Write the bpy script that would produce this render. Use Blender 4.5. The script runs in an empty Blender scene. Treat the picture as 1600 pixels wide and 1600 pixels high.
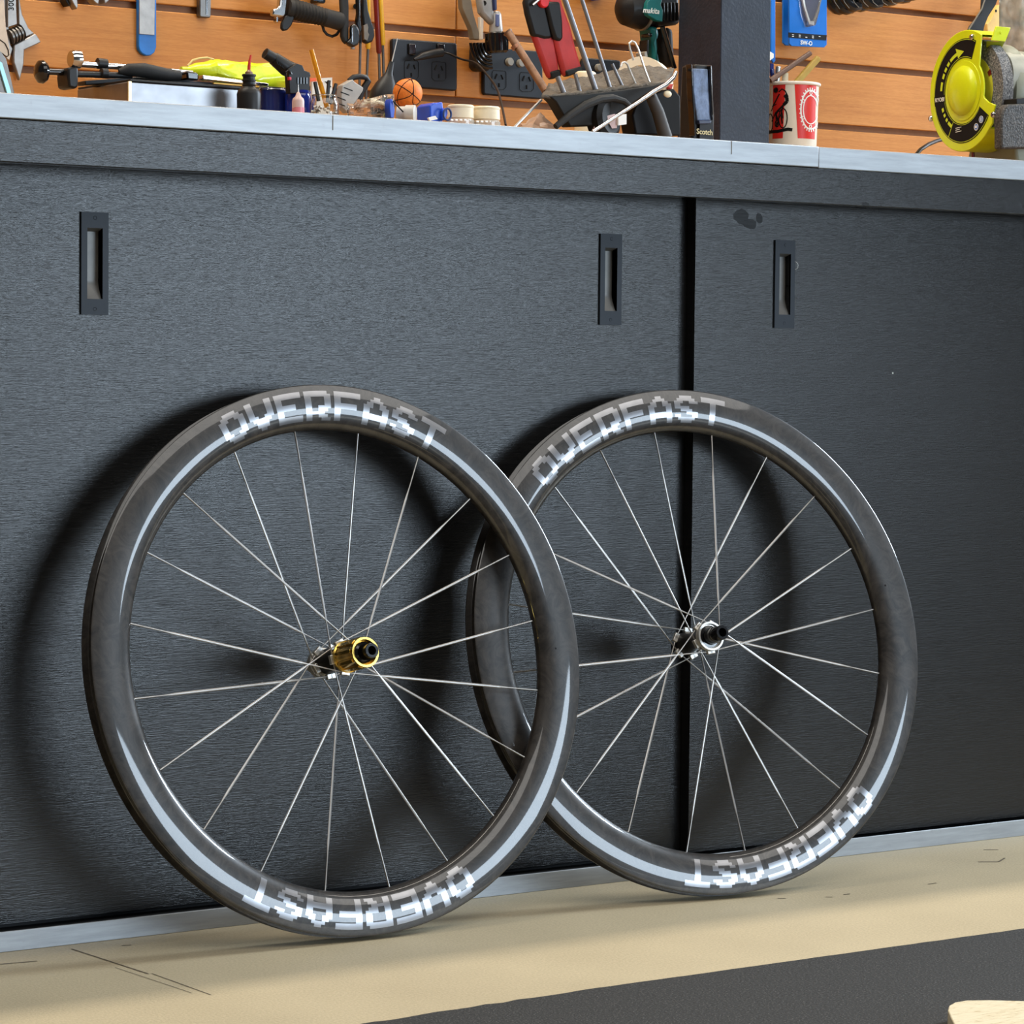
import bpy, bmesh, math, random
from mathutils import Vector, Matrix, Euler
random.seed(7)
S = bpy.context.scene
COL = S.collection
PI = math.pi
# ------------------------------------------------------------------ camera
CAM = Vector((-1.76618, -2.963897, 0.645242))
YAW, PITCH, ROLL, FPX = 0.607515, 0.048682, 0.009228, 4614.216
fw = Vector((math.sin(YAW)*math.cos(PITCH), math.cos(YAW)*math.cos(PITCH), -math.sin(PITCH)))
r0 = Vector((math.cos(YAW), -math.sin(YAW), 0)); u0 = r0.cross(fw)
RT = r0*math.cos(ROLL) + u0*math.sin(ROLL); UP = -r0*math.sin(ROLL) + u0*math.cos(ROLL)
cd = bpy.data.cameras.new('camera'); cam = bpy.data.objects.new('camera', cd); COL.objects.link(cam)
cam.matrix_world = Matrix(((RT.x, UP.x, -fw.x, CAM.x), (RT.y, UP.y, -fw.y, CAM.y), (RT.z, UP.z, -fw.z, CAM.z), (0, 0, 0, 1)))
cd.sensor_width = 36; cd.lens = FPX/1600*36; cd.clip_start = .05; cd.clip_end = 60
S.camera = cam
# ------------------------------------------------------------------ light
S.view_settings.view_transform = 'Standard'; S.view_settings.look = 'None'
S.view_settings.exposure = 0.0; S.view_settings.gamma = 1; S.view_settings.use_curve_mapping = False
w = bpy.data.worlds.new('world'); S.world = w; w.use_nodes = True
bg = w.node_tree.nodes['Background']; bg.inputs[0].default_value = (.60, .585, .565, 1); bg.inputs[1].default_value = .15

def area(name, loc, target, sx, sy, power, col=(1, 1, 1)):
    l = bpy.data.lights.new(name, 'AREA'); l.shape = 'RECTANGLE'; l.size = sx; l.size_y = sy; l.energy = power; l.color = col
    o = bpy.data.objects.new(name, l); COL.objects.link(o); o.location = loc
    o.rotation_euler = (Vector(target)-Vector(loc)).to_track_quat('-Z', 'Y').to_euler(); return o
# daylight through the side door at the right end of the bench and through the shop front
area('side_door_daylight', (6.0, -.55, 2.9), (.3, -.1, .45), 1.0, 2.0, 380, (.74, .87, 1))
area('shop_front_daylight', (2.45, -4.8, 1.0), (.9, 0, .85), 2.9, 1.1, 152, (.70, .85, 1))
# tube lamps and a diffuser panel on the ceiling
area('ceiling_panel_lamp', (.5, -2.3, 2.75), (.5, -2.2, 0), 4.2, 2.0, 78, (1, .97, .92))
area('tube_lamp', (.3, .40, 2.7), (.3, .40, 0), 3.6, .12, 62, (1, .90, .76))
area('tube_lamp', (.3, -.10, 2.7), (.3, -.10, 0), 3.6, .08, 14, (1, .93, .82))

# ------------------------------------------------------------------ helpers
def at(px, py, Y):
    d = fw*FPX + RT*(px-800) - UP*(py-800)
    return CAM + d*((Y-CAM.y)/d.y)
def scale(p): return FPX/((Vector(p)-CAM).dot(fw))      # pixels per metre there
ORG = {}
def side(pts, Y, th):          # leave room in an outline for the side face that shows at its left
    xs = [p[0] for p in pts]; a, b = min(xs), max(xs); c = at((a+b)/2, pts[0][1], Y)
    dl = min(abs(RT.y)*th*scale(c), .42*(b-a)); return [(a+dl+(x-a)*(b-a-dl)/(b-a), y) for x, y in pts]
class MB:
    def __init__(s): s.v = []; s.f = []
    def add(s, vs, fs):
        n = len(s.v); s.v += [Vector(v) for v in vs]; s.f += [tuple(i+n for i in f) for f in fs]; return s
    def box(s, c, d, M=None):
        x, y, z = (k/2 for k in d); vs = [Vector((a*x, b*y, e*z)) for a in (-1, 1) for b in (-1, 1) for e in (-1, 1)]
        if M is not None: vs = [M @ v for v in vs]
        return s.add([v+Vector(c) for v in vs], [(0, 1, 3, 2), (4, 6, 7, 5), (0, 4, 5, 1), (2, 3, 7, 6), (0, 2, 6, 4), (1, 5, 7, 3)])
    def bb(s, x0, x1, y0, y1, z0, z1): return s.box(((x0+x1)/2, (y0+y1)/2, (z0+z1)/2), (x1-x0, y1-y0, z1-z0))
    def prism(s, poly, off):
        n = len(poly); a = [Vector(p) for p in poly]; b = [p+Vector(off) for p in a]
        return s.add(a+b, [tuple(range(n))[::-1], tuple(range(n, 2*n))]+[(i, (i+1) % n, n+(i+1) % n, n+i) for i in range(n)])
    def pp(s, pts, Y, th): return s.prism([at(x, y, Y) for x, y in side(pts, Y, th)], (0, th, 0))
    def lathe(s, o, ax, prof, n=24, a0=0, a1=2*PI, ref=None):
        ax = Vector(ax).normalized(); o = Vector(o)
        e1 = Vector(ref) if ref else (Vector((0, -1, 0)) if abs(ax.y) < .9 else Vector((1, 0, 0)))
        e1 = (e1-ax*e1.dot(ax)).normalized(); e2 = ax.cross(e1)
        full = abs(a1-a0-2*PI) < 1e-6; m = n if full else n+1
        vs = []; fs = []
        for t, r in prof:
            for k in range(m):
                g = a0+(a1-a0)*k/n; vs.append(o+ax*t+(e1*math.cos(g)+e2*math.sin(g))*r)
        for i in range(len(prof)-1):
            for k in range(n):
                j = (k+1) % m; fs.append((i*m+k, i*m+j, (i+1)*m+j, (i+1)*m+k))
        return s.add(vs, fs)
    def lpx(s, cx, prof, Y, n=24):      # upright lathe from silhouette rows (row, half width)
        c = at(cx, prof[0][0], Y); k = scale(c)
        pr = [(at(cx, py, Y).z, h/k) for py, h in prof]
        return s.lathe((c.x, Y, 0), (0, 0, 1), pr, n)
    def tube(s, pts, r, n=8, cap=True):
        pts = [Vector(p) for p in pts]; m = len(pts); rs = r if isinstance(r, (list, tuple)) else [r]*m
        t0 = (pts[1]-pts[0]).normalized(); e = t0.orthogonal().normalized(); vs = []; fs = []
        for i, p in enumerate(pts):
            t = (pts[min(i+1, m-1)]-pts[max(i-1, 0)]).normalized(); e = (e-t*e.dot(t)).normalized(); q = t.cross(e)
            vs += [p+(e*math.cos(2*PI*k/n)+q*math.sin(2*PI*k/n))*rs[i] for k in range(n)]
        for i in range(m-1):
            for k in range(n): fs.append((i*n+k, i*n+(k+1) % n, (i+1)*n+(k+1) % n, (i+1)*n+k))
        if cap: fs += [tuple(range(n))[::-1], tuple(range((m-1)*n, m*n))]
        return s.add(vs, fs)
    def tpx(s, pts, rpx, n=8, Y=None):
        P = [at(q[0], q[1], q[2] if len(q) > 2 else Y) for q in pts]
        rr = [v/scale(P[i]) for i, v in enumerate(rpx)] if isinstance(rpx, (list, tuple)) else rpx/scale(P[0])
        return s.tube(P, rr, n)
    def ball(s, c, r, n=20, sq=(1, 1, 1)):
        vs = []; fs = []; m = n//2
        for i in range(m+1):
            for k in range(n):
                a = PI*i/m; b = 2*PI*k/n
                vs.append(Vector(c)+Vector((r*sq[0]*math.sin(a)*math.cos(b), r*sq[1]*math.sin(a)*math.sin(b), r*sq[2]*math.cos(a))))
        for i in range(m):
            for k in range(n): fs.append((i*n+k, (i+1)*n+k, (i+1)*n+(k+1) % n, i*n+(k+1) % n))
        return s.add(vs, fs)
    def mesh(s, name, off=Vector(), smooth=35):
        me = bpy.data.meshes.new(name); me.from_pydata([v-off for v in s.v], [], s.f)
        bm = bmesh.new(); bm.from_mesh(me); bmesh.ops.remove_doubles(bm, verts=bm.verts, dist=1e-6)
        bmesh.ops.recalc_face_normals(bm, faces=bm.faces); bm.to_mesh(me); bm.free()
        if smooth: me.shade_smooth(); me.set_sharp_from_angle(angle=math.radians(smooth))
        return me
    def build(s, name, m, parent=None, bevel=0, smooth=35, local=False):
        if parent is not None: off = Vector() if local else ORG[parent.name]
        else:
            xs = [v.x for v in s.v]; ys = [v.y for v in s.v]; zs = [v.z for v in s.v]
            off = Vector(((min(xs)+max(xs))/2, (min(ys)+max(ys))/2, min(zs)))
        me = s.mesh(name, off, smooth); me.materials.append(m)
        o = bpy.data.objects.new(name, me); COL.objects.link(o)
        if parent is not None: o.parent = parent
        else: o.location = off
        ORG[o.name] = off
        if bevel:
            b = o.modifiers.new('bevel', 'BEVEL'); b.width = bevel; b.segments = 2; b.limit_method = 'ANGLE'; b.angle_limit = math.radians(40)
        return o
def tag(o, label, cat, group=None):
    o['label'] = label; o['category'] = cat
    if group: o['group'] = group
    return o
def thing(name, label, cat, loc, group=None):
    o = bpy.data.objects.new(name, None); COL.objects.link(o); o.empty_display_size = .02
    o.location = loc; ORG[o.name] = Vector(loc); return tag(o, label, cat, group)
def struct(o): o['kind'] = 'structure'; return o
def text(s, size, o, right, up, m, parent, depth=.0003, shear=0, bold=0, name='lettering', w=None, align='CENTER'):
    c = bpy.data.curves.new('t', 'FONT'); c.body = s; c.size = size; c.extrude = depth; c.shear = shear; c.offset = bold; c.align_x = align; c.align_y = 'CENTER'; c.resolution_u = 3
    if w: c.space_character = w
    t = bpy.data.objects.new('t', c); COL.objects.link(t)
    me = bpy.data.meshes.new_from_object(t.evaluated_get(bpy.context.evaluated_depsgraph_get()))
    bpy.data.objects.remove(t)
    R = Vector(right).normalized(); U = Vector(up).normalized(); N = R.cross(U); off = ORG[parent.name]
    for v in me.vertices: v.co = Vector(o)+R*v.co.x+U*v.co.y+N*v.co.z-off
    me.materials.clear(); me.materials.append(m); me.name = name
    ob = bpy.data.objects.new(name, me); COL.objects.link(ob); ob.parent = parent; ORG[ob.name] = off
    return ob
# ------------------------------------------------------------------ materials
def srgb(r, g, b):
    f = lambda c: (c/255/12.92) if c/255 <= .04045 else ((c/255+.055)/1.055)**2.4
    return (f(r), f(g), f(b), 1)
class NT:
    def __init__(s, name):
        s.m = bpy.data.materials.new(name); s.m.use_nodes = True; s.t = s.m.node_tree; s.p = s.t.nodes['Principled BSDF']
    def n(s, typ, **k):
        o = s.t.nodes.new(typ)
        for a, b in k.items(): setattr(o, a, b)
        return o
    def l(s, a, b): s.t.links.new(a, b)
    def ramp(s, fac, stops):
        r = s.n('ShaderNodeValToRGB'); e = r.color_ramp.elements
        while len(e) < len(stops): e.new(.5)
        for i, (p, c) in enumerate(stops): e[i].position = p; e[i].color = c
        s.l(fac, r.inputs[0]); return r.outputs[0]
    def noise(s, sc, scale=(1, 1, 1), detail=3, rough=.5, dist=0):
        g = s.n('ShaderNodeNewGeometry'); mp = s.n('ShaderNodeMapping'); mp.inputs['Scale'].default_value = scale
        s.l(g.outputs['Position'], mp.inputs[0]); n = s.n('ShaderNodeTexNoise'); n.inputs['Scale'].default_value = sc
        n.inputs['Detail'].default_value = detail; n.inputs['Roughness'].default_value = rough; n.inputs['Distortion'].default_value = dist
        s.l(mp.outputs[0], n.inputs['Vector']); return n.outputs['Fac']
    def bump(s, h, st, d=.001):
        b = s.n('ShaderNodeBump'); b.inputs['Strength'].default_value = st; b.inputs['Distance'].default_value = d
        s.l(h, b.inputs['Height']); s.l(b.outputs[0], s.p.inputs['Normal'])
    def mix(s, f, a, b):
        m = s.n('ShaderNodeMix', data_type='RGBA')
        for v, i in ((f, 0), (a, 6), (b, 7)):
            if hasattr(v, 'links'): s.l(v, m.inputs[i])
            else: m.inputs[i].default_value = v
        return m.outputs[2]
def dim(c, k): return (c[0]*k, c[1]*k, c[2]*k, 1)
def mat(name, c, rough=.5, metal=0, var=.12, sc=60, bump=.0, trans=0, coat=0, spec=.5, ior=1.45):
    t = NT(name); p = t.p; n = t.noise(sc)
    t.l(t.ramp(n, [(.3, dim(c, 1-var)), (.7, dim(c, 1+var))]), p.inputs['Base Color'])
    p.inputs['Roughness'].default_value = rough; p.inputs['Metallic'].default_value = metal
    p.inputs['Transmission Weight'].default_value = trans; p.inputs['Coat Weight'].default_value = coat; p.inputs['Coat Roughness'].default_value = .04
    p.inputs['Specular IOR Level'].default_value = spec; p.inputs['IOR'].default_value = ior
    if bump: t.bump(t.noise(sc*4), bump)
    return t.m
BLK = mat('black_plastic', srgb(24, 24, 25), .45, spec=.35); BLKG = mat('gloss_black', srgb(18, 18, 20), .15, coat=.3)
RUB = mat('black_rubber', srgb(30, 29, 28), .7, bump=.2, sc=200); STEEL = mat('steel', (.55, .54, .52, 1), .33, 1, bump=.03)
CHROME = mat('chrome', (.52, .52, .53, 1), .12, 1, var=.03); DSTEEL = mat('dark_steel', (.16, .15, .14, 1), .4, .9)
CAST = mat('forged_steel', (.30, .285, .27, 1), .45, .75, bump=.08, sc=90)
WHITE = mat('white_plastic', srgb(226, 218, 204), .5, var=.05); CREAM = mat('cream_lid', srgb(225, 212, 182), .5, var=.06)
BLUE = mat('blue_plastic', srgb(30, 75, 190), .35); DBLUE = mat('dark_blue_tin', srgb(28, 42, 110), .25, coat=.4)
RED = mat('red_grip', srgb(176, 50, 50), .55, bump=.1); DRED = mat('dark_red', srgb(112, 26, 24), .35); YEL = mat('yellow_grip', srgb(218, 165, 35), .4)
LIME = mat('lime_paint', srgb(205, 215, 12), .35, var=.04, coat=.2); TEAL = mat('teal_plastic', srgb(10, 105, 105), .45); GOLD = mat('gold_anodised', (.78, .52, .12, 1), .22, 1, var=.05)
RUST = mat('rusty_rod', srgb(120, 88, 66), .55, .4, var=.25, sc=120, bump=.2); ORANGE = mat('orange_ball', srgb(226, 122, 40), .55, bump=.4, sc=300)
INK = mat('black_print', srgb(18, 17, 17), .6, spec=.2); PRINTW = mat('white_print', srgb(235, 235, 230), .5, var=.02); LIMEP = mat('lime_print', srgb(200, 215, 40), .45, var=.02)
GREYP = mat('grey_plastic', srgb(128, 124, 114), .45); OUTLET = mat('outlet_plastic', srgb(22, 25, 31), .42, spec=.35)

def wood_laminate():
    t = NT('charcoal_woodgrain_laminate'); p = t.p
    g = t.noise(9, (1.2, 1.2, 46), 6, .62, .6); g2 = t.noise(60, (1, 1, 16), 4, .6)
    a = t.ramp(g, [(.32, srgb(8, 8, 8)), (.70, srgb(30, 30, 31))]); b = t.ramp(g2, [(.35, srgb(6, 6, 6)), (.7, srgb(34, 34, 35))])
    c = t.mix(.5, a, b)
    # worn dark patch near the top of the right door and a chip on the fascia
    geo = t.n('ShaderNodeNewGeometry'); nz = t.n('ShaderNodeTexNoise'); nz.inputs['Scale'].default_value = 90; t.l(geo.outputs['Position'], nz.inputs['Vector']); tot = None
    for q, Y, rx, rz in ((at(1158, 338, .008), .008, .014, .010), (at(1172, 349, .008), .008, .012, .007), (at(1186, 341, .008), .008, .006, .007), (at(1352, 320, -.055), -.055, .007, .0035)):
        mp = t.n('ShaderNodeMapping'); mp.inputs['Scale'].default_value = (1/rx, 50, 1/rz)
        mp.inputs['Location'].default_value = (-q.x/rx, -Y*50, -q.z/rz); t.l(geo.outputs['Position'], mp.inputs[0])
        ln = t.n('ShaderNodeVectorMath', operation='LENGTH'); t.l(mp.outputs[0], ln.inputs[0])
        ad = t.n('ShaderNodeMath', operation='MULTIPLY_ADD'); t.l(nz.outputs['Fac'], ad.inputs[0]); ad.inputs[1].default_value = 1.0; t.l(ln.outputs['Value'], ad.inputs[2])
        lt = t.n('ShaderNodeMath', operation='LESS_THAN'); t.l(ad.outputs[0], lt.inputs[0]); lt.inputs[1].default_value = 1.45
        if tot is None: tot = lt.outputs[0]
        else:
            mx = t.n('ShaderNodeMath', operation='MAXIMUM'); t.l(tot, mx.inputs[0]); t.l(lt.outputs[0], mx.inputs[1]); tot = mx.outputs[0]
    t.l(c, p.inputs['Base Color']); rg = t.n('ShaderNodeMapRange'); t.l(tot, rg.inputs[0]); rg.inputs[3].default_value = .225; rg.inputs[4].default_value = .36; t.l(rg.outputs[0], p.inputs['Roughness'])
    sp = t.n('ShaderNodeMapRange'); t.l(tot, sp.inputs[0]); sp.inputs[3].default_value = .45; sp.inputs[4].default_value = .22; t.l(sp.outputs[0], p.inputs['Specular IOR Level']); t.bump(g2, .42, .0008); return t.m
LAM = wood_laminate()
def slat_wood():
    t = NT('orange_woodgrain_slat'); g = t.noise(7, (1.0, 1, 26), 5, .6, .8); g2 = t.noise(90, (1, 1, 9), 3)
    a = t.ramp(g, [(.25, srgb(174, 108, 46)), (.75, srgb(208, 144, 72))]); b = t.ramp(g2, [(.3, srgb(182, 114, 50)), (.7, srgb(204, 138, 68))])
    t.l(t.mix(.45, a, b), t.p.inputs['Base Color']); t.p.inputs['Roughness'].default_value = .5; t.p.inputs['Specular IOR Level'].default_value = .3; t.bump(g2, .12, .0005); return t.m
SLAT = slat_wood()
GROOVE = mat('groove_backing', srgb(126, 82, 46), .6, var=.1)
def floor_mat():
    t = NT('beige_vinyl_floor'); n = t.noise(330, detail=2); n2 = t.noise(5, detail=4); n3 = t.noise(36, detail=5, rough=.7)
    a = t.ramp(n, [(.35, srgb(166, 151, 122)), (.65, srgb(195, 179, 146))]); b = t.ramp(n2, [(.3, srgb(168, 154, 126)), (.7, srgb(191, 176, 145))])
    c = t.mix(t.ramp(n3, [(.66, (0, 0, 0, 1)), (.78, (.3, .3, .3, 1))]), t.mix(.5, a, b), srgb(110, 100, 84))
    t.l(c, t.p.inputs['Base Color']); t.p.inputs['Roughness'].default_value = .5; t.bump(n, .35, .0008); return t.m
def mat_rubber():
    t = NT('speckled_rubber_mat'); n = t.noise(520, detail=2); n2 = t.noise(260, detail=2)
    t.l(t.ramp(n, [(.42, srgb(14, 14, 14)), (.60, srgb(34, 33, 32)), (.74, srgb(104, 100, 96))]), t.p.inputs['Base Color']); t.p.inputs['Roughness'].default_value = .7; t.bump(n2, .7, .0015); return t.m
def alum():
    t = NT('brushed_aluminium'); n = t.noise(14, (1, 1, 12), 5, .65); n2 = t.noise(70, detail=4, rough=.7)
    c = t.mix(t.ramp(n2, [(.62, (0, 0, 0, 1)), (.76, (.55, .55, .55, 1))]), t.ramp(n, [(.3, (.30, .315, .33, 1)), (.7, (.39, .41, .43, 1))]), (.30, .30, .31, 1))
    t.l(c, t.p.inputs['Base Color']); t.p.inputs['Metallic'].default_value = .75; t.p.inputs['Roughness'].default_value = .5; t.bump(n2, .06); return t.m
ALU = alum()
def carbon():
    t = NT('clear_coated_carbon'); n = t.noise(30, (1, 1, 1), 5, .7, 2.5)
    t.l(t.ramp(n, [(.35, (.008, .0066, .0056, 1)), (.65, (.040, .033, .028, 1))]), t.p.inputs['Base Color'])
    t.p.inputs['Roughness'].default_value = .42; t.p.inputs['Specular IOR Level'].default_value = .4
    t.p.inputs['Coat Weight'].default_value = 1; t.p.inputs['Coat Roughness'].default_value = .045; t.p.inputs['Coat IOR'].default_value = 1.46; return t.m
CARBON = carbon(); DECAL = mat('silver_decal', (.24, .24, .25, 1), .28, .85, var=.08, coat=.7); SPOKE = mat('bladed_spoke_steel', (.33, .31, .29, 1), .32, .9, var=.05)
HUBBLK = mat('hub_black', srgb(30, 29, 28), .3, .3); SILV = mat('machined_silver', (.66, .64, .60, 1), .3, .7)
GLASS = mat('clear_glass', (.95, .96, .95, 1), .03, 0, var=.0, trans=1); FILM = mat('clear_film', (.95, .93, .90, 1), .08, 0, var=.03, trans=.95, ior=1.12, bump=.2, sc=60)
AMBER = mat('amber_rod', srgb(235, 160, 40), .15, 0, trans=.4); HIVIS = mat('fluorescent_plastic', srgb(205, 220, 20), .3, var=.15, sc=30, bump=.6, coat=.5)

# ------------------------------------------------------------------ setting
BZ = .9322
m = MB().bb(-2.6, 3.4, -4.2, .70, -.03, 0); fl = struct(m.build('floor', floor_mat(), smooth=0))
back = MB().bb(-1.3, 2.7, .668, .70, 0, 1.9).build('wall_back', GROOVE, smooth=0); struct(back)
ZG, PIT, GAP = 1.0418, .0975, .0098
for k in range(-2, 9):
    z0 = ZG+k*PIT; z1 = z0+PIT-GAP
    for x0, x1 in ((-1.3, .6449), (.6469, 2.7)):
        # a board with a rebated lower lip, thin bright edge below each groove
        pr = [(0, z0), (0, z1), (.008, z1+.0), (.008, z0)]
        b = MB().bb(x0, x1, .66, .668, z0, z1).build('board', SLAT, back, bevel=.0012)
tm = mat('floor_scratch', srgb(96, 86, 70), .6)

# ------------------------------------------------------------------ bench cabinet
cab = thing('sliding_door_cabinet', 'long charcoal woodgrain workbench cabinet with sliding doors and recessed handles', 'cabinet', (.5, .2, 0))
OV = -.055
MB().bb(-1.2, 2.4, OV, -.037, .8599, .9062).build('fascia', LAM, cab, bevel=.001)
MB().bb(-1.2, 2.4, .045, .62, .004, .90).build('carcass', mat('cabinet_inside', srgb(22, 22, 24), .7), cab, smooth=0)
MB().bb(-1.2, 2.4, -.037, .05, .89, .906).build('top_rail', LAM, cab, smooth=0)
MB().bb(-1.2, 2.4, -.012, -.0095, .0, .0229).build('floor_track', ALU, cab, bevel=.0007)
MB().bb(-1.2, 2.4, -.0094, .045, .0, .016).build('plinth', mat('plinth_black', srgb(16, 16, 17), .7), cab, smooth=0)
HW, HH, HZ = .03369, .11420, .75782
ow, oh = HW*.565, HH*.693       # pocket opening
HM = mat('handle_metal', srgb(34, 40, 48), .5, .1, var=.05, spec=.35); HP = mat('satin_pocket_metal', (.13, .127, .12, 1), .42, .3)
def door(x0, x1, y, hs):
    zb, zt, th = .0235, .889, .017; m = MB(); a = HZ-oh/2; b = HZ+oh/2; xs = [x0]
    m.bb(x0, x1, y, y+th, zb, a); m.bb(x0, x1, y, y+th, b, zt)
    for h in hs: xs += [h-ow/2, h+ow/2]
    xs.append(x1)
    for i in range(0, len(xs), 2): m.bb(xs[i], xs[i+1], y, y+th, a, b)
    d = m.build('door', LAM, cab, smooth=0)
    for h in hs:
        m = MB(); Y0 = y-.0028
        m.bb(h-HW/2, h-ow/2, Y0, y, HZ-HH/2, HZ+HH/2); m.bb(h+ow/2, h+HW/2, Y0, y, HZ-HH/2, HZ+HH/2)
        m.bb(h-ow/2, h+ow/2, Y0, y, HZ-HH/2, a); m.bb(h-ow/2, h+ow/2, Y0, y, b, HZ+HH/2)
        n = 22; vs = []; fs = []                           # scooped pocket: back follows a curve, side walls close it
        for i in range(n+1):
            s = i/n; z = a+(b-a)*s; q_ = min(1, s/.30); dd = .0084*(q_*(1.55-.55*q_*q_*q_)/1.0 if q_ < 1 else 1)
            if s > .999: dd = -.0028
            for xx, yy in ((h-ow/2, Y0), (h-ow/2, y+dd), (h+ow/2, y+dd), (h+ow/2, Y0)): vs.append((xx, yy, z))
        for i in range(n):
            for k in range(3): fs.append((i*4+k, i*4+k+1, i*4+k+5, i*4+k+4))
        MB().add(vs, fs).build('handle_pocket', HP, d, smooth=30)['label'] = 'satin grey recessed finger pocket'
        for sz in (1, -1):
            m.lathe((h, Y0+.0004, HZ+sz*(HH/2-.0063)), (0, -1, 0), [(0, .0026), (.0006, .0022), (.0003, .0012), (-.0004, .0008)], 12)
        m.build('handle', HM, d, smooth=30)
    return d
door(-1.2, .64, .026, (-.26054, .45901)); dr = door(.5813, 2.4, .008, (.72842, 2.3))
for k in range(9):
    g = math.radians(110-k*26); c = at(1241+5*math.cos(g)+1, 415-6*math.sin(g), .0079); m = MB(); m.lathe(c, (0, -1, 0), [(0, .0006), (.0003, .0004), (.0003, 0)], 6); m.build('speck', PRINTW, dr)['label'] = 'tiny white speck'
c = at(1395, 583, .0079); m = MB(); m.lathe(c, (0, -1, 0), [(0, .0012), (.0003, .0009), (.0003, 0)], 6); m.build('speck', PRINTW, dr)['label'] = 'tiny white speck'

top = thing('worktop', 'workbench top with a dented aluminium front edge above the charcoal fascia', 'worktop', (.5, .3, .906))
MB().bb(-1.2, 2.4, -.055, .659, .9064, .9318).build('slab', mat('ply_top', srgb(150, 120, 86), .6), top, smooth=0)
XJ = .7285
MB().bb(-1.2, XJ-.0006, -.059, -.0555, .9063, .9330).build('edge_strip', ALU, top, bevel=.0011)
MB().bb(XJ+.0006, 2.4, -.0575, -.0552, .9055, .9326).build('edge_strip', ALU, top, bevel=.0011)
for x, a, b in ((at(520, 200, -.0592).x, .915, .9315), (at(1143, 235, -.0592).x, .916, .9325)): m = MB(); m.bb(x-.0006, x+.0006, -.0593, -.0588, a, b); m.build('edge_seam', tm, top, smooth=0)

# floor mat + ply offcut
m = MB(); xs = [-.5+.02*i for i in range(150)]; fr = [(x, -.5245-(.011*max(0, (.02-x)/.25) if x < .02 else 0)+random.uniform(-.0008, .0008)*(1 if x > 0 else 3), .0) for x in xs]
poly = [(xs[0], -2.4, 0)]+fr+[(xs[-1], -2.4, 0)]
m.prism(poly, (0, 0, .004)); tag(m.build('floor_mat', mat_rubber(), smooth=30), 'black speckled rubber mat lying on beige floor in the foreground', 'mat')
def zpt(px, py, Z):
    d = fw*FPX+RT*(px-800)-UP*(py-800); return CAM+d*((Z-CAM.z)/d.z)
pl = [zpt(x, y, .022) for x, y in ((1494, 1606), (1486, 1590), (1481, 1578), (1483, 1571), (1492, 1566), (1510, 1563), (1545, 1562.5), (1600, 1564), (1700, 1568), (1720, 1650), (1560, 1700), (1520, 1655))]
t = NT('pale_plywood'); n = t.noise(14, (4, 22, 4), 5, .7); t.l(t.ramp(n, [(.33, srgb(168, 140, 98)), (.42, srgb(206, 192, 160)), (.7, srgb(222, 210, 182))]), t.p.inputs['Base Color']); t.p.inputs['Roughness'].default_value = .6
m = MB(); m.prism(pl, (0, 0, -.018)); tag(m.build('wooden_board', t.m, bevel=.001), 'pale wooden board with a rounded corner lying on the black mat', 'board')
m = MB(); a = zpt(112, 1483, 0); b = zpt(330, 1555, 0); c = zpt(232, 1522, 0)
def strip(m, P, Q, w, z=.0004):
    d = (Q-P).normalized(); q = Vector((-d.y, d.x, 0))*w/2; m.add([P+q+Vector((0, 0, z)), P-q+Vector((0, 0, z)), Q-q+Vector((0, 0, z)), Q+q+Vector((0, 0, z))], [(0, 1, 2, 3)])
strip(m, a, c, .0022); strip(m, c+Vector((.004, 0, 0)), b, .0014); strip(m, zpt(180, 1512, 0), zpt(300, 1552, 0), .0009)
for p, q in (((1215, 1404), (1228, 1404)), ((1290, 1402), (1301, 1402)), ((1318, 1398), (1328, 1397)), ((1450, 1382), (1463, 1380)), ((1537, 1328), (1560, 1328)), ((1528, 1347), (1560, 1347)), ((1560, 1347), (1570, 1341)), ((0, 1507), (58, 1502)), ((190, 1478), (205, 1477))):
    strip(m, zpt(*p, 0), zpt(*q, 0), .0028)
m.build('scratch', tm, fl, smooth=0)['kind'] = 'stuff'
# pillar
m = MB(); m.bb(.9330, 1.0262, .40, .50, .9322, 1.9); PM = mat('charcoal_gloss_paint', srgb(44, 50, 62), .42, var=.08, sc=25)
t = NT('brushed_charcoal_paint'); n = t.noise(190, detail=3); t.l(t.ramp(t.noise(30), [(.3, srgb(28, 34, 46)), (.7, srgb(36, 43, 57))]), t.p.inputs['Base Color']); t.p.inputs['Specular IOR Level'].default_value = .35; t.p.inputs['Roughness'].default_value = .45; t.bump(n, .7, .0012)
tag(m.build('pillar', t.m, bevel=.0015), 'square charcoal painted pillar standing on the workbench', 'pillar')

# ------------------------------------------------------------------ wheels
RP = [(.3165, .0125), (.3150, .0131), (.3110, .0139), (.3060, .0147), (.3000, .0152), (.2940, .0153), (.2880, .0149), (.2820, .0139), (.2765, .0122), (.2720, .0098), (.2685, .0066), (.2663, .0034), (.2655, 0)]
def cr(P, n=4):
    out = []
    for i in range(len(P)-1):
        p = [P[max(i-1, 0)], P[i], P[i+1], P[min(i+2, len(P)-1)]]
        for k in range(n):
            u = k/n; out.append(tuple(.5*((2*p[1][j])+(-p[0][j]+p[2][j])*u+(2*p[0][j]-5*p[1][j]+4*p[2][j]-p[3][j])*u*u+(-p[0][j]+3*p[1][j]-3*p[2][j]+p[3][j])*u**3) for j in (0, 1)))
    return out+[P[-1]]
RC = cr(RP)
def rim_w(r):
    for (a, wa), (b, wb) in zip(RC, RC[1:]):
        if b <= r <= a: return wa+(wb-wa)*(a-r)/(a-b+1e-9)
    return .0125
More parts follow.
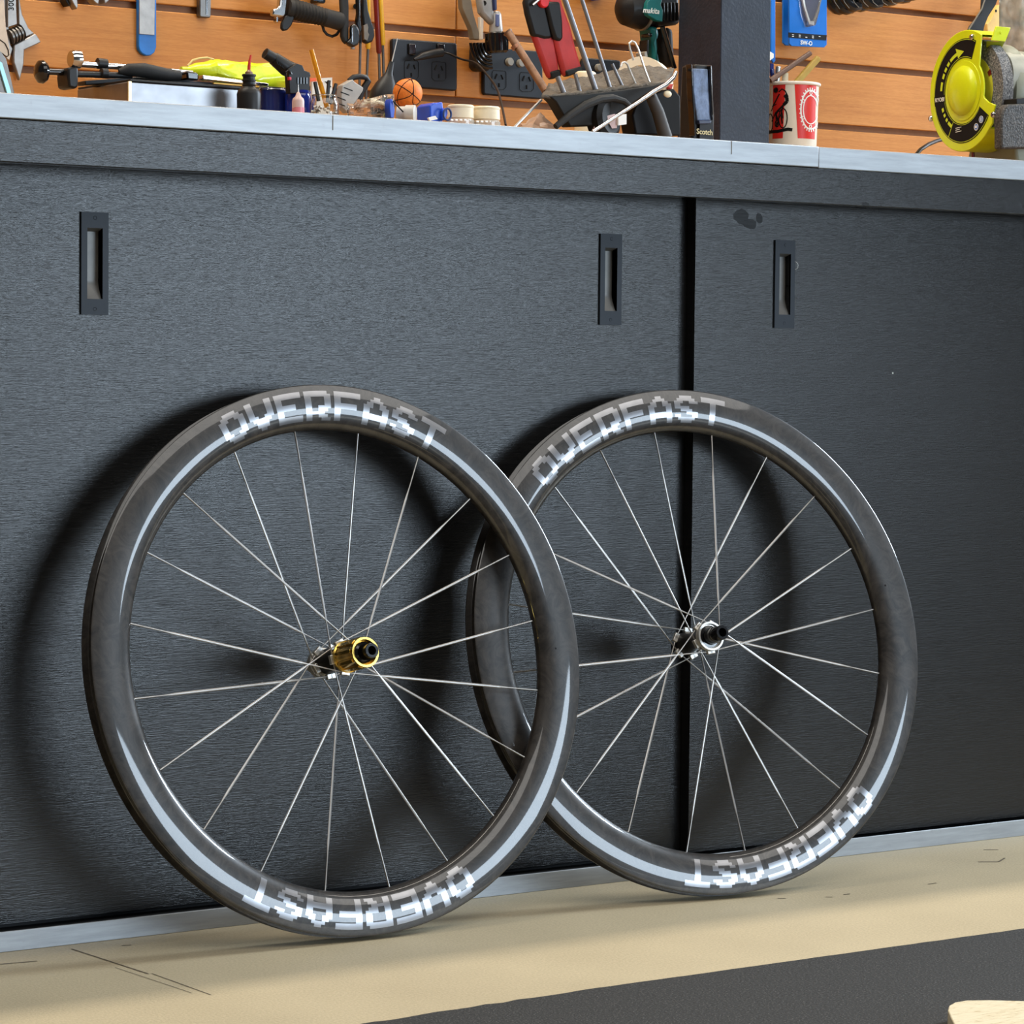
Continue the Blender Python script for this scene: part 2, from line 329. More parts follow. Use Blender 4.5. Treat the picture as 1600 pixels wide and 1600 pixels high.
FONT = {'O': ["..####..", ".######.", "###..###", "##....##", "##....##", "##....##", "##....##", "###..###", ".######.", "..####.."],
 'V': ["##....##", "##....##", "##....##", "##....##", "##....##", "###..###", ".######.", "..####..", "..####..", "...##..."],
 'E': ["########", "########", "##......", "##......", "######..", "######..", "##......", "##......", "########", "########"],
 'R': ["#######.", "########", "##....##", "##....##", "##....##", "##..####", "##..###.", "######..", "##..###.", "##...###"],
 'F': ["########", "########", "##......", "##......", "#######.", "#######.", "##......", "##......", "##......", "##......"],
 'A': ["...##...", "..####..", ".##..##.", "###..###", "##....##", "##....##", "########", "########", "##....##", "##....##"],
 'S': ["..####..", ".######.", "###..###", "##......", "#####...", "..####..", "....####", "##....##", ".######.", "..####.."],
 'T': ["########", "########", "...##...", "...##...", "...##...", "...##...", "...##...", "...##...", "...##...", "...##..."]}
def decal(parent, centre_deg):
    m = MB(); cell = 59.0/(8*8+7*1.1); r1, r2 = .3088, .2745; dr_ = (r1-r2)/10
    for i, ch in enumerate('OVERFAST'):
        for row, line in enumerate(FONT[ch]):
            for c, x in enumerate(line):
                if x != '#': continue
                vs = []
                for rr in (r1-row*dr_, r1-(row+.5)*dr_, r1-(row+1)*dr_):
                    for cc in (c, c+1):
                        g = math.radians(centre_deg+29.5-(i*9.1+cc)*cell); vs.append(Vector((rr*math.cos(g), rr*math.sin(g), rim_w(rr)+.00022)))
                m.add(vs, [(0, 1, 3, 2), (2, 3, 5, 4)])
    me = m.mesh('lettering', Vector(), 60); me.materials.append(DECAL); o = bpy.data.objects.new('lettering', me); COL.objects.link(o); o.parent = parent; return o
def spoke_mesh(af, rt, sg):
    rim = .2665; g = sg*math.acos(rt/rim); A = Vector((rim, 0, 0)); B = Vector((rt*math.cos(g), rt*math.sin(g), af)); d = (B-A); L = d.length; d.normalize()
    wv = Vector((0, 0, 1)).cross(d).normalized(); tv = d.cross(wv); m = MB(); vs = []; fs = []; n = 8
    for t_, hw, ht in ((-.004, .0011, .0011), (.016, .0011, .0011), (.040, .0009, .0009), (.046, .00105, .0007), (.056, .0015, .00045), (L-.055, .0015, .00045), (L-.044, .00105, .0007), (L-.038, .0009, .0009), (L+.002, .0009, .0009)):
        for k in range(n): vs.append(A+d*t_+wv*hw*math.cos(2*PI*k/n)+tv*ht*math.sin(2*PI*k/n))
    for i in range(8):
        for k in range(n): fs.append((i*n+k, i*n+(k+1) % n, (i+1)*n+(k+1) % n, (i+1)*n+k))
    fs += [tuple(range(n)), tuple(range(8*n, 9*n))]
    m.add(vs, fs); me = m.mesh('spoke', Vector(), 50); me.materials.append(SPOKE); return me
def rim_mesh():
    tape = [(.3165, .0112), (.3105, .0105), (.3092, .0098), (.3085, .0070), (.3060, .0045), (.3055, 0)]
    half = tape[::-1]+RC; prof = [(w_, r_) for r_, w_ in half]+[(-w_, r_) for r_, w_ in half[::-1]][1:]
    m = MB(); m.lathe((0, 0, 0), (0, 0, 1), prof, 288, ref=(1, 0, 0)); return m.mesh('rim', Vector(), 45)
RIM = rim_mesh(); RIM.materials.append(CARBON)
def ring_z(z0, r0, prof, n=32): return MB().lathe((0, 0, z0), (0, 0, 1), prof, n, ref=(1, 0, 0))
def wheel(kind, label, c, e1, e2, nrm, a0, af, ab, cen, rtf=.018):
    T = thing('bicycle_wheel', label, 'wheel', (0, 0, 0), 'carbon bicycle wheels against the cabinet')
    c = Vector(c); e1 = Vector(e1); e2 = Vector(e2); nrm = Vector(nrm); b = c-e2*.3165
    T.matrix_world = Matrix(((e1.x, e2.x, nrm.x, b.x), (e1.y, e2.y, nrm.y, b.y), (e1.z, e2.z, nrm.z, b.z), (0, 0, 0, 1)))
    off = Vector((0, .3165, 0)); ORG[T.name] = Vector()
    def put(o): o.location = off; return o
    o = bpy.data.objects.new('rim', RIM); COL.objects.link(o); o.parent = T; put(o); ORG[o.name] = Vector()
    decal(o, cen); decal(o, cen+180)
    if kind == 'rear': vg = -0.6
    else: vg = 12
    g = math.radians(vg); rr = .284; h = MB().lathe((rr*math.cos(g), rr*math.sin(g), rim_w(rr)), (0, 0, 1), [(.0001, .0013), (.0002, .0008), (.0002, 0)], 8); h.build('drain_hole', INK, o, local=True)
    ty = [spoke_mesh(af, rtf, 1), spoke_mesh(ab, .017, -1), spoke_mesh(af, rtf, -1), spoke_mesh(ab, .017, 1)]
    for i in range(20):
        s = bpy.data.objects.new('spoke', ty[i % 4]); COL.objects.link(s); s.parent = T; s.location = off; s.rotation_euler = (0, 0, math.radians(a0-18*i))
    P = lambda mb, name, mt, par=T: (put(mb.build(name, mt, par, local=True)) if par is T else mb.build(name, mt, par, local=True))
    sh = P(ring_z(0, 0, [(ab-.012, .0105), (ab-.006, .0145), (ab+.004, .015), (ab+.010, .0125), (0 if kind == 'rear' else -.004, .0115), (af-.010, .0135), (af-.004, .0165), (af+.004, .0175), (af+.006, .014), (af+.006, 0)]), 'hub_shell', HUBBLK)
    # straight-pull flange tabs that hold the spoke heads
    for z, rt in ((af, rtf), (ab, .017)):
        for k in range(5):
            base = a0-72*k-(0 if z == af else 18)
            for off_, sg in (((0, 1), (36, -1)) if z == af else ((0, -1), (36, 1))):
                g = math.radians(base-off_)+sg*math.acos(rt/.2665); m = MB()
                M = Matrix.Rotation(g, 3, 'Z'); m.box(M @ Vector((rt, sg*.003, z)), (.0062, .0075, .0056), M)
                m.build('flange_tab', SILV, sh, bevel=.0007, local=True)
    if kind == 'rear':
        z0, z1 = .014, .0555
        fh = P(ring_z(0, 0, [(z0-.003, .012), (z0-.003, .0185), (z0, .0185), (z0+.001, .0168), (z1-.0015, .0168), (z1-.0005, .0175), (z1+.0005, .0172), (z1+.0005, .0146), (z1-.012, .0138), (z1-.012, .006)], 40), 'freehub_body', GOLD)
        for k in range(9):
            g = 2*PI*k/9+.2; M = Matrix.Rotation(g, 3, 'Z'); m = MB(); m.box(M @ Vector((.0168, 0, (z0+z1)/2-.002)), (.0020, .0042 if k % 3 else .0062, z1-z0-.006), M); m.build('spline', GOLD, fh, bevel=.0004, local=True)
        P(ring_z(0, 0, [(z1-.014, .0125), (z1-.003, .0122), (z1-.001, .0092), (.063, .0088), (.0705, .0086), (.0710, .0080), (.0710, .0052), (.050, .0050), (.050, 0)], 32), 'end_cap', BLKG)
        zb = ab-.012
        P(ring_z(0, 0, [(zb+.004, .012), (zb+.002, .0176), (zb-.006, .0172), (zb-.0065, .0150), (zb-.004, .012), (zb-.004, .009), (-.071, .0088), (-.071, 0)]), 'disc_mount', SILV)
    else:
        zf = .029
        P(ring_z(0, 0, [(af+.004, .0168), (zf-.006, .0182), (zf-.0035, .0178), (zf-.002, .0186), (zf+.001, .0180), (zf+.001, .0155), (zf-.003, .0146), (zf-.004, .006)], 44), 'disc_mount', SILV)
        for k in range(0): pass
        P(ring_z(0, 0, [(zf-.006, .0145), (zf-.0025, .0138), (zf-.002, .0108), (.042, .0100), (.043, .0092), (.0565, .0090), (.0575, .0083), (.0575, .0055), (.035, .0052), (.035, 0)], 32), 'end_cap', BLKG)
        P(ring_z(0, 0, [(ab-.013, 0), (ab-.013, .0102), (ab-.022, .0090), (-.056, .0088), (-.056, 0)]), 'end_cap', BLKG)
    return T
wheel('rear', 'glossy black carbon bicycle wheel with a gold freehub, in front on the left', (-.003417, -.089852, .312131), (.999278, -.038004, 0), (.007937, .208694, .977949), (-.037166, -.977242, .208845), 97.1, .010, -.034, 87.7)
wheel('front', 'glossy black carbon bicycle wheel with a small silver and black hub, behind on the right', (.515498, -.092312, .309943), (.991242, -.132056, 0), (.032302, .242468, .969621), (-.128045, -.961130, .244610), 114.6, .020, -.031, 106.6)

# ------------------------------------------------------------------ things hanging on the slat wall
WY = .66
def hang(name, label, cat, px, py, Y=WY, group=None): return thing(name, label, cat, at(px, py, Y), group)
# adjustable wrench
T = hang('adjustable_wrench', 'large forged adjustable wrench marked 300 hanging head down at the far left', 'wrench', 30, 120)
MB().pp([(-6, -30), (26, -30), (29, 0), (33, 22), (44, 44), (54, 52), (39, 58), (32, 42), (27, 38), (26, 0), (24, -18), (10, -18), (10, 40), (13, 70), (17, 76), (12, 92), (0, 64), (-6, 30)], .652, .008).build('wrench_body', CAST, T, bevel=.0012)
MB().pp([(10, -30), (25, -30), (25.5, 10), (27, 38), (10, 43)], .6465, .003).build('handle_web', CAST, T, bevel=.0008)
MB().pp([(17, 70), (39, 60), (54, 52), (57, 55), (64.5, 66), (35, 78), (34, 100), (27, 126), (16, 97), (16, 85)], .650, .008).build('movable_jaw', CAST, T, bevel=.0014)
m = MB(); a = at(14, 54, .637); b = at(36, 62, .637); a = at(15, 58, .652); b = at(34, 50, .652); d = (b-a); pr = []
L = d.length
for i in range(33):
    u = i/32; pr.append((u*L, (.0105 if (i//4) % 2 == 0 else .0082)))
m.lathe(a, d, [(0, 0)]+pr+[(L, 0)], 20); m.build('worm_screw', DSTEEL, T)
text('300', .011, at(18, 7, .6460), at(18, -8, .64)-at(18, 7, .64), at(0, 5, .64)-at(10, 5, .64), INK, T)
# flat jaw and a steel rule in front of it, both mostly out of frame
T = hang('open_ended_wrench', 'flat tan steel wrench end with a red tip, cut off by the left edge', 'wrench', 5, 90)
MB().pp([(-30, -30), (1, -30), (7, 40), (14, 72), (17, 88), (14, 95), (9, 92), (0, 84), (-30, 80)], .612, .016).build('jaw', mat('tan_steel', srgb(172, 150, 128), .45, .5), T, bevel=.001)
m = MB(); P = [at(0, 62, .611), at(8, 68, .611), at(13, 78, .611), at(14, 86, .611), at(11, 89, .611), at(4, 84, .611), at(-4, 78, .611)]; m.tube(P, .0006, 6); m.build('hole_outline', INK, T)
T = thing('hand_file', 'dark file with a pale blue edge leaning against the wall at the far left', 'file', at(6, 145, .58))
MB().pp([(-30, 60), (0, 82), (8, 92), (24, 150), (-30, 160)], .590, .010).build('blade', DSTEEL, T, bevel=.001)
MB().pp([(-3, 96), (1, 98), (16, 140), (18, 150), (12, 150), (-3, 106)], .5865, .004).build('edge', mat('pale_blue_edge', srgb(150, 205, 225), .3, .2), T)
# pliers tips
T = hang('pliers', 'grey pliers tip poking down from above beside the adjustable wrench', 'pliers', 110, 10)
MB().pp([(100, -20), (118, -20), (120, 0), (122, 9), (119, 14.5), (112, 8), (103, -2)], .634, .016).build('jaw', CAST, T, bevel=.001)
MB().pp([(94, -20), (100, -20), (103, -2), (110, 9), (107, 10), (98, 2)], .642, .018).build('jaw_edge', BLK, T, bevel=.001)
T = hang('snap_ring_pliers', 'pair of rounded grey plier jaws at the top edge left of the blue tool', 'pliers', 155, 6)
MB().pp([(134, -20), (154, -20), (155, 0), (153, 7), (145, 4), (137, -1)], .636, .018).build('jaw', CAST, T, bevel=.001)
MB().pp([(155, -20), (174, -20), (172, -2), (164, 3), (157, 6), (155, 0)], .636, .018).build('jaw', CAST, T, bevel=.001)
# blue tool
T = hang('blue_backed_file', 'blue round-ended bar with a grey steel strip hanging on the wall', 'file', 228, 86)
MB().pp([(211.5, -20), (244.5, -20), (244.5, 74), (241, 82), (234, 86.5), (226, 87), (218, 83.5), (213, 78), (211.5, 72)], .652, .008).build('blue_bar', mat('blue_dip', srgb(22, 108, 190), .45, bump=.15), T, bevel=.0012)
MB().pp([(216.5, -20), (242.5, -20), (241.5, 55), (216.5, 53)], .650, .002).build('steel_strip', CAST, T, bevel=.0004)
T = hang('square_bar_tool', 'short dark square bar with a shiny edge hanging at the top', 'tool', 318, 28)
MB().pp([(306, -20), (330, -20), (330, 24), (328, 28), (308, 27), (305.5, 24)], .650, .010).build('bar', DSTEEL, T, bevel=.0015)
MB().pp([(321, -20), (325, -20), (325, 23), (321, 23)], .6492, .0015).build('bright_edge', CHROME, T)
# chain tool with ribbed handle
T = hang('ribbed_handle_tool', 'chrome headed tool with a ribbed black rubber handle and thumb lever', 'tool', 470, 45)
m = MB(); a = at(449, 12, .60); b = at(534, 34, .60); d = b-a; L = d.length; k = scale(a)
pr = [(0, 0), (0, .012)]+[(L*u, .0135-.0022*(i % 2)*(u < .65)+.001*math.sin(u*6)) for i, u in enumerate([.06+.9*j/30 for j in range(31)])]+[(L, .0105), (L+.001, .008), (L+.001, 0)]
m.lathe(a, d, pr, 22); m.build('grip', RUB, T)
m = MB(); m.lathe(b+d*.004, d, [(.0012, .0028), (.0014, 0)], 10); m.build('end_hole', INK, T)
MB().pp([(436, -20), (450, -20), (449, 2), (446, 22), (441, 27), (437, 26), (420, 24), (421, 14), (430, 13), (434, 8)], .594, .010).build('chrome_head', CHROME, T, bevel=.002)
MB().pp([(430, 26), (435, 27), (434, 36), (429, 33)], .596, .008).build('pin', CHROME, T, bevel=.0005)
MB().pp([(444, 24), (458, 24), (461, 28), (455, 40), (448, 47), (440, 48.5), (436, 44), (437, 36)], .594, .006).build('thumb_lever', BLK, T, bevel=.002)
MB().pp([(448, -20), (466, -20), (468, 6), (458, 4), (450, 2)], .600, .014).build('upper_arm', BLK, T, bevel=.0015)
m = MB(); P = [at(x, y, .612) for x, y in ((504, 40), (506, 48), (511, 54), (519, 57), (526, 54), (530, 48), (530, 42))]; m.tube(P, .0021, 8); m.build('trigger_ring', BLK, T)
m = MB(); m.tube([at(444, 20, .60), at(444, 20, WY)], .004, 8); m.build('wall_hook', BLK, T)
# black levers
T = hang('spring_clamp', 'big black plastic clamp with rounded jaws and a scuffed grey pad', 'clamp', 560, 75)
MB().pp([(527, -20), (544, -20), (546, 10), (546, 66), (541, 70), (534, 64), (530, 56), (531, 40)], .592, .008).build('rear_arm', RUB, T, bevel=.003)
MB().pp([(546, 40), (552, 36), (556, 38), (562, 46), (564, 62), (560, 70), (550, 74), (542, 71), (536, 66), (546, 60)], .586, .010).build('lower_jaw', BLKG, T, bevel=.003)
MB().pp([(553, -20), (562, -20), (563, 30), (566, 44), (564, 56), (557, 48), (552, 38), (556, 20)], .594, .008).build('centre_arm', BLKG, T, bevel=.002)
MB().pp([(562, -20), (568, -20), (573, 16), (580, 34), (585, 44), (586, 56), (582, 65), (572, 68), (565, 66), (563, 40), (560, 20)], .600, .010).build('upper_arm', BLK, T, bevel=.003)
MB().pp([(566, 40), (573, 37), (575, 42), (574, 50), (577, 54), (573, 63), (567, 61)], .598, .004).build('scuffed_pad', mat('scuffed_pad', srgb(112, 106, 98), .7, var=.3), T)
MB().pp([(548.5, 43), (550.5, 43), (551.5, 66), (549, 66)], .5845, .003).build('pivot_pin', CHROME, T)
m = MB(); m.tpx([(551, 74, .59), (551, 77, .59)], 3.5, 10); m.build('tip_screw', STEEL, T)
m = MB(); m.tube([at(556, 10, .60), at(556, 10, WY)], .004, 8); m.build('wall_hook', BLK, T)
T = hang('black_case', 'small gloss black box seen at the top edge above the ribbed handle', 'box', 497, 5)
MB().pp([(486, -20), (509, -20), (509, 3), (506, 5.5), (488, 4), (486, 2)], .640, .02).build('shell', BLKG, T, bevel=.0012)
MB().pp([(489, -20), (505, -20), (505, 1.5), (490, 1)], .6392, .001).build('window', mat('blue_screen_film', srgb(62, 82, 100), .2), T)
# hex drivers
for i, (lab, x0, x1, y0, y1, col, x2, y2) in enumerate((('thin black driver rod hanging just right of the black clamp', 563, 563, -20, 68, BLK, 561, 124), ('short yellow handled driver hanging behind the black clamp', 575, 575, -20, 77, YEL, 571.5, 122), ('dark red handled driver between the two yellow ones', 586, 592, -20, 84, DRED, 594, 126), ('long yellow handled driver hanging left of the power outlet', 593, 598, -20, 71, YEL, 601, 128))):
    T = hang('hex_driver', lab, 'driver', x1, y2, .645, 'thin drivers hanging beside the outlet')
    Yd = .63 if i < 2 else .642
    m = MB(); m.tpx([(x0, y0, Yd), (x1, y1-3, Yd), (x1+.1, y1, Yd)], [4.2, 4.2, 2.6] if i else [2.4, 2.4, 2.2], 10); m.build('handle', col, T)
    m = MB(); m.tpx([(x1, y1-2, Yd), (x2, y2+40, Yd)], 2.2, 8); m.build('shaft', DSTEEL, T)
# power outlets
def socket(m, cx, cy, Y, T):
    m = MB(); P = [at(x, y, Y) for x, y in ((cx-9, cy-18), (cx+9, cy-17), (cx+11, cy-14), (cx+11, cy+8), (cx+7, cy+12), (cx-7, cy+12), (cx-11, cy+8), (cx-11, cy-14), (cx-9, cy-18))]; m.tube(P, .0004, 6); m.build('socket_outline', INK, T)
    for (x0, y0, x1, y1) in ((cx-6.5, cy-5, cx-3.5, cy-12), (cx+6, cy-4, cx+3.5, cy-11), (cx, cy+2, cx, cy+8)):
        m = MB(); m.tpx([(x0, y0, Y), (x1, y1, Y)], 1.5, 6); m.build('slot', INK, T)
def outlet(label, pts, Y=.652):
    T = hang('power_outlet', label, 'outlet', sum(p[0] for p in pts)/len(pts), max(p[1] for p in pts), group='black power outlets on the wall'); MB().pp(pts, Y, WY-Y).build('face_plate', OUTLET, T, bevel=.002); return T
T = outlet('black double power outlet behind the little basketball, with a plug cable in it', [(608, 62), (611, 60), (712, 67), (714.5, 70), (714.5, 139), (712, 142), (612, 134), (608, 130)])
for cx, cy, pl in ((643, 112, 0), (686, 114, 0)): socket(None, cx, cy, .6516, T)
for cx in (643, 688):
    m = MB(); m.pp([(cx-7, 68), (cx+7, 69), (cx+7, 86), (cx-7, 85)], .648, .005); m.build('switch', BLKG, T, bevel=.001)
T = outlet('black double power outlet behind the rusty rod, with two round switches', [(751, 84), (754, 75), (773, 75), (845, 80), (848, 84), (849, 152), (846, 155), (754, 148), (751, 145)])
for cx, cy in ((780, 128), (823, 131)): socket(None, cx, cy, .6516, T)
for cx, cy in ((794.5, 97), (812, 99)):
    c = at(cx, cy, .652); m = MB(); m.lathe(c, (0, -1, 0), [(0, .0062), (.005, .0060), (.0065, .0052), (.0068, 0)], 20); m.build('switch', GREYP if cx else 0, T)
T = outlet('black power outlet edge showing behind the little wheelbarrow', [(905, 96), (908, 90), (968, 94), (970, 97), (970, 150), (905, 146)])
for cx in (934,): 
    m = MB(); m.lathe(at(cx, 106, .652), (0, -1, 0), [(0, .006), (.005, .0058), (.0065, .005), (.0068, 0)], 20); m.build('switch', GREYP, T)
T = thing('charger_cable', 'thin black cable with a flat plug running from the outlet down to the bench', 'cable', at(790, 196, .3))
m = MB(); P = []
pts = [(690, 81, .636), (702, 84, .63), (720, 92, .60), (742, 98, .55), (757, 112, .5), (775, 136, .44), (783, 160, .38), (791, 200, .30)]
for i in range(len(pts)-1):
    for k in range(6):
        q = [pts[max(i-1, 0)], pts[i], pts[i+1], pts[min(i+2, len(pts)-1)]]; u = k/6
        P.append(at(*[.5*((2*q[1][j])+(-q[0][j]+q[2][j])*u+(2*q[0][j]-5*q[1][j]+4*q[2][j]-q[3][j])*u*u+(-q[0][j]+3*q[1][j]-3*q[2][j]+q[3][j])*u**3) for j in range(3)]))
m.tube(P, .0016, 8); m.build('cord', BLK, T)
m = MB(); m.tpx([(647, 93, .634), (660, 88, .634), (676, 84, .636), (690, 82, .638)], [2, 6, 6.5, 7], 12); m.build('plug', BLK, T)
# heat gun style tool
T = hang('grey_hot_air_tool', 'grey forked hand tool with a black ribbed collar hanging on the wall', 'tool', 755, 60)
MB().pp([(713, -20), (728, -20), (737, 22), (748, 52), (755, 60), (755, 62), (737, 61), (733, 44), (722, 24), (716, 12)], .610, .012).build('left_fork', mat('grey_brown_plastic', srgb(120, 112, 98), .45), T, bevel=.002)
MB().pp([(747, 26), (756, 30), (755, 62), (748, 62)], .606, .008).build('grey_pad', WHITE, T, bevel=.001)
MB().pp([(738, -20), (767, -20), (772, 20), (778, 40), (768, 38), (760, 32), (746, 20)], .600, .014).build('body', mat('pale_grey_shell', srgb(150, 150, 148), .35), T, bevel=.004)
MB().pp([(766, -20), (775, -20), (777, 15), (770, 17)], .596, .01).build('blue_strip', mat('navy_strip', srgb(36, 44, 84), .4), T, bevel=.001)
m = MB(); a = at(774, 18, .606); b = at(775, 51, .606); m.lathe(a, b-a, [(0, 0), (0, .006), (.004, .0085), ((b-a).length, .0105), ((b-a).length, 0)], 20); m.build('neck', mat('silver_neck', srgb(176, 174, 170), .3, .4), T)
c = at(777, 32, .594); MB().box(c, (.006, .003, .018)).build('side_label', mat('blue_label', srgb(84, 96, 140), .5), T, bevel=.001)
m = MB(); a = at(775, 50, .606); b = at(777, 83, .606); L = (b-a).length; vs = []; fs = []; n = 48; zs = ((0, .0125), (.002, .0165), (L*.5, .0175), (L-.003, .0165), (L, .013))
ax = (b-a).normalized(); e1 = Vector((0, -1, 0)); e1 = (e1-ax*e1.dot(ax)).normalized(); e2 = ax.cross(e1)
for t_, r_ in zs:
    for k in range(n): g = 2*PI*k/n; q = r_*(1 if (k % 6) > 1 else .9); vs.append(a+ax*t_+(e1*math.cos(g)+e2*math.sin(g))*q)
for i in range(len(zs)-1):
    for k in range(n): fs.append((i*n+k, i*n+(k+1) % n, (i+1)*n+(k+1) % n, (i+1)*n+k))
fs += [tuple(range(n))[::-1], tuple(range(4*n, 5*n))]; m.add(vs, fs); m.build('ribbed_collar', BLKG, T)
m = MB(); m.tube([at(756, 5, .60), at(756, 5, WY)], .004, 8); m.build('wall_hook', BLK, T)
T = hang('coiled_cord', 'bundle of glossy black cord tucked behind the grey tool', 'cord', 748, 110, .63)
for k in range(7):
    x0, y0 = 735+k*5.2, 67; x1, y1 = 769-k*.5, 106-k*5.6; m = MB()
    P = [at((1-u)**2*x0+2*u*(1-u)*(x0+5)+u*u*x1, (1-u)**2*y0+2*u*(1-u)*(y1+1)+u*u*y1, .628) for u in [i/10 for i in range(11)]]
    m.tube(P, .0022, 8); m.build('loop', BLKG, T)
m = MB(); m.pp([(733, 66), (768, 66), (769, 104), (764, 111), (740, 111), (730, 104)], .636, .022); m.build('core', BLK, T, bevel=.004)
# bolt cutters: red and black handles
T = thing('red_handled_cutters', 'pair of cable cutters with black and red rubber handles hanging open end down', 'cutters', at(880, 122, .5))
YC = .48
MB().pp([(815, 2), (818, -20), (846, -20), (860, 10), (866, 62), (874, 108), (878, 113), (880, 119), (858, 123), (852, 112), (830, 58), (818, 20)], YC, .012).build('handle', RED, T, bevel=.005)
MB().pp([(850, 0), (858, -20), (868, -20), (876, 8), (890, 40), (898, 70), (908, 100), (912, 112), (880, 120), (876, 112), (862, 64), (855, 30)], YC-.006, .012).build('handle', RED, T, bevel=.005)
MB().pp([(814, 3), (822, -20), (846, -20), (854, 10), (864, 60), (850, 61), (829, 56), (818, 22)], YC-.003, .012).build('grip_pad', BLK, T, bevel=.004)
MB().pp([(846, 6), (852, 2), (875, 2), (880, 34), (881, 60), (874, 66), (864, 60), (856, 40)], YC-.009, .012).build('grip_pad', BLK, T, bevel=.004)
MB().pp([(853, 112), (874, 108), (878, 119), (857, 124)], YC-.002, .012).build('end_cap', BLK, T, bevel=.002)
MB().pp([(877, 110), (910, 103), (912, 111), (880, 120)], YC-.008, .012).build('end_cap', BLK, T, bevel=.002)
m = MB(); c = at(849, 3, YC-.006); m.lathe(c, (0, -1, 0), [(-.02, .0085), (.002, .0085), (.004, .007), (.004, 0)], 24); m.build('pivot', mat('red_pivot', srgb(205, 30, 36), .4), T)
m = MB(); m.tpx([(832, 8, YC-.008), (846, -4, YC-.008)], 2.4, 8); m.build('spring_pin', CHROME, T)
m = MB(); m.tube([at(848, -12, YC+.01), at(848, -12, WY)], .004, 8); m.build('wall_hook', BLK, T)
# blue round item at the top edge
T = hang('blue_tape_roll', 'edge of a blue disc showing at the top between the cutters and the drill', 'tape', 925, 2)
m = MB(); m.lathe(at(926, -16, WY), (0, -1, 0), [(0, .0165), (.016, .0165), (.016, .009), (0, .009)], 32); m.build('disc', BLUE, T)
# drill
T = thing('cordless_drill', 'teal and black cordless drill hanging beside the pillar', 'drill', at(1025, 105, .55))
YD = .53; c = at(1015, 16, YD+.03)
m = MB(); a = at(1020, 14, YD+.03); b = at(966, 14, YD+.03); d = b-a; L = d.length
m.lathe(a, d, [(0, 0), (0, .030), (L*.25, .0305), (L*.55, .029), (L*.82, .024), (L*.97, .012), (L, .004), (L, 0)], 28); m.build('chuck', BLK, T)
m = MB(); m.lathe(at(1000, 14, YD+.03), d, [(-.003, .030), (-.003, .0325), (.001, .0325), (.001, .030)], 32); m.build('collar_ring', mat('pale_ring', srgb(150, 148, 140), .4, .5), T)
MB().pp([(1000, -20), (1060, -20), (1064, 38), (1040, 40), (1012, 40), (1003, 30), (998, 10)], YD-.002, .062).build('gearbox', BLK, T, bevel=.006)
MB().pp([(1006, 4), (1012, -3), (1036, -8), (1032, 8), (1036, 16), (1035, 34), (1024, 32), (1008, 24), (1004, 16)], YD-.006, .01).build('teal_shell', TEAL, T, bevel=.001)
for k in range(5):
    MB().pp([(1035+k*5.5, 4), (1038.5+k*5.5, 4), (1039+k*5.5, 32), (1035.5+k*5.5, 32)], YD-.005, .006).build('motor_vent', BLKG, T, bevel=.0006)
text('makita', .0115, at(1017, 17, YD-.0064), (1, 0, .0), (0, 0, 1), PRINTW, T, shear=.3, bold=.00012)
MB().pp([(1006, 40), (1026, 41), (1029, 54), (1022, 68), (1027, 84), (1034, 105), (1012, 105), (1013, 80), (1012, 66), (1010, 50)], YD+.008, .036).build('grip', TEAL, T, bevel=.006)
MB().pp([(1030, 42), (1050, 44), (1056, 105), (1034, 105), (1027, 84), (1023, 68), (1029, 56)], YD+.006, .04).build('grip_rubber', RUB, T, bevel=.006)
MB().pp([(1009, 52), (1019, 51), (1020, 58), (1010, 58)], YD+.002, .02).build('trigger', BLKG, T, bevel=.002)
MB().pp([(1010, 62), (1014, 62), (1014, 84), (1008, 86)], YD+.01, .02).build('hand_stop', BLK, T, bevel=.001)
m = MB(); m.tpx([(1035, 42, YD-.004), (1054, 107, YD-.004)], 4, 10); m.build('belt_hook', BLKG, T)
m = MB(); m.tpx([(1030, 40, YD-.004), (1036, 40, YD-.004)], 1.6, 8); m.build('screw', CHROME, T)
m = MB(); m.tube([at(1040, -6, YD+.05), at(1040, -6, WY)], .006, 8); m.build('wall_hook', BLK, T)
# blue blister packs
def pack(x0, x1, y1, Y, label, full):
    T = hang('blister_pack', label, 'package', (x0+x1)/2, y1, Y, 'blue blister packs on the wall')
    MB().pp([(x0, -25), (x1, -25), (x1, y1-4), (x1-4, y1), (x0+4, y1-2), (x0, y1-6)], Y, .0035).build('card', mat('blue_card', srgb(10, 108, 200), .35, var=.04), T, bevel=.0005)
    return T
T = pack(1203, 1211.5, 99, .60, 'narrow blue package edge showing just right of the pillar', 0)
MB().pp([(1202, 80), (1209, 84), (1209, 90), (1202, 95)], .5992, .0008).build('white_star', PRINTW, T)
MB().pp([(1202, 99), (1209, 100), (1209, 112), (1202, 118)], .600, .004).build('tail', DBLUE, T)
T = pack(1222, 1284, 73, .640, 'darker blue blister pack mostly hidden behind the front blue pack', 0)
T = pack(1231.5, 1292, 74, .615, 'front blue blister pack marked SW-O with a steel link tool inside', 1)
MB().pp([(1231.5, 50.5), (1292, 55), (1291, 63), (1231.5, 58.5)], .6142, .0008).build('black_band', INK, T)
dn = (at(1291, 59, .614)-at(1231.5, 54.5, .614)).normalized(); dn = Vector((1, 0, 0))
text('SW-O', .0092, at(1260, 67.5, .6146), dn, (0, 0, 1), PRINTW, T, bold=.0002)
for k, s_ in enumerate(('TOOL FOR MOUNTING', 'AND LINKING')):
    pass
for k in range(2):
    for j in range(9): 
        if (j+k) % 5 == 4: continue
        q = at(1239+j*5.2, 54.2+j*.37+k*2.6, .6139); MB().box(q, (.0036, .0004, .0011)).build('print_line', PRINTW, T, smooth=0) if j % 2 == 0 else None
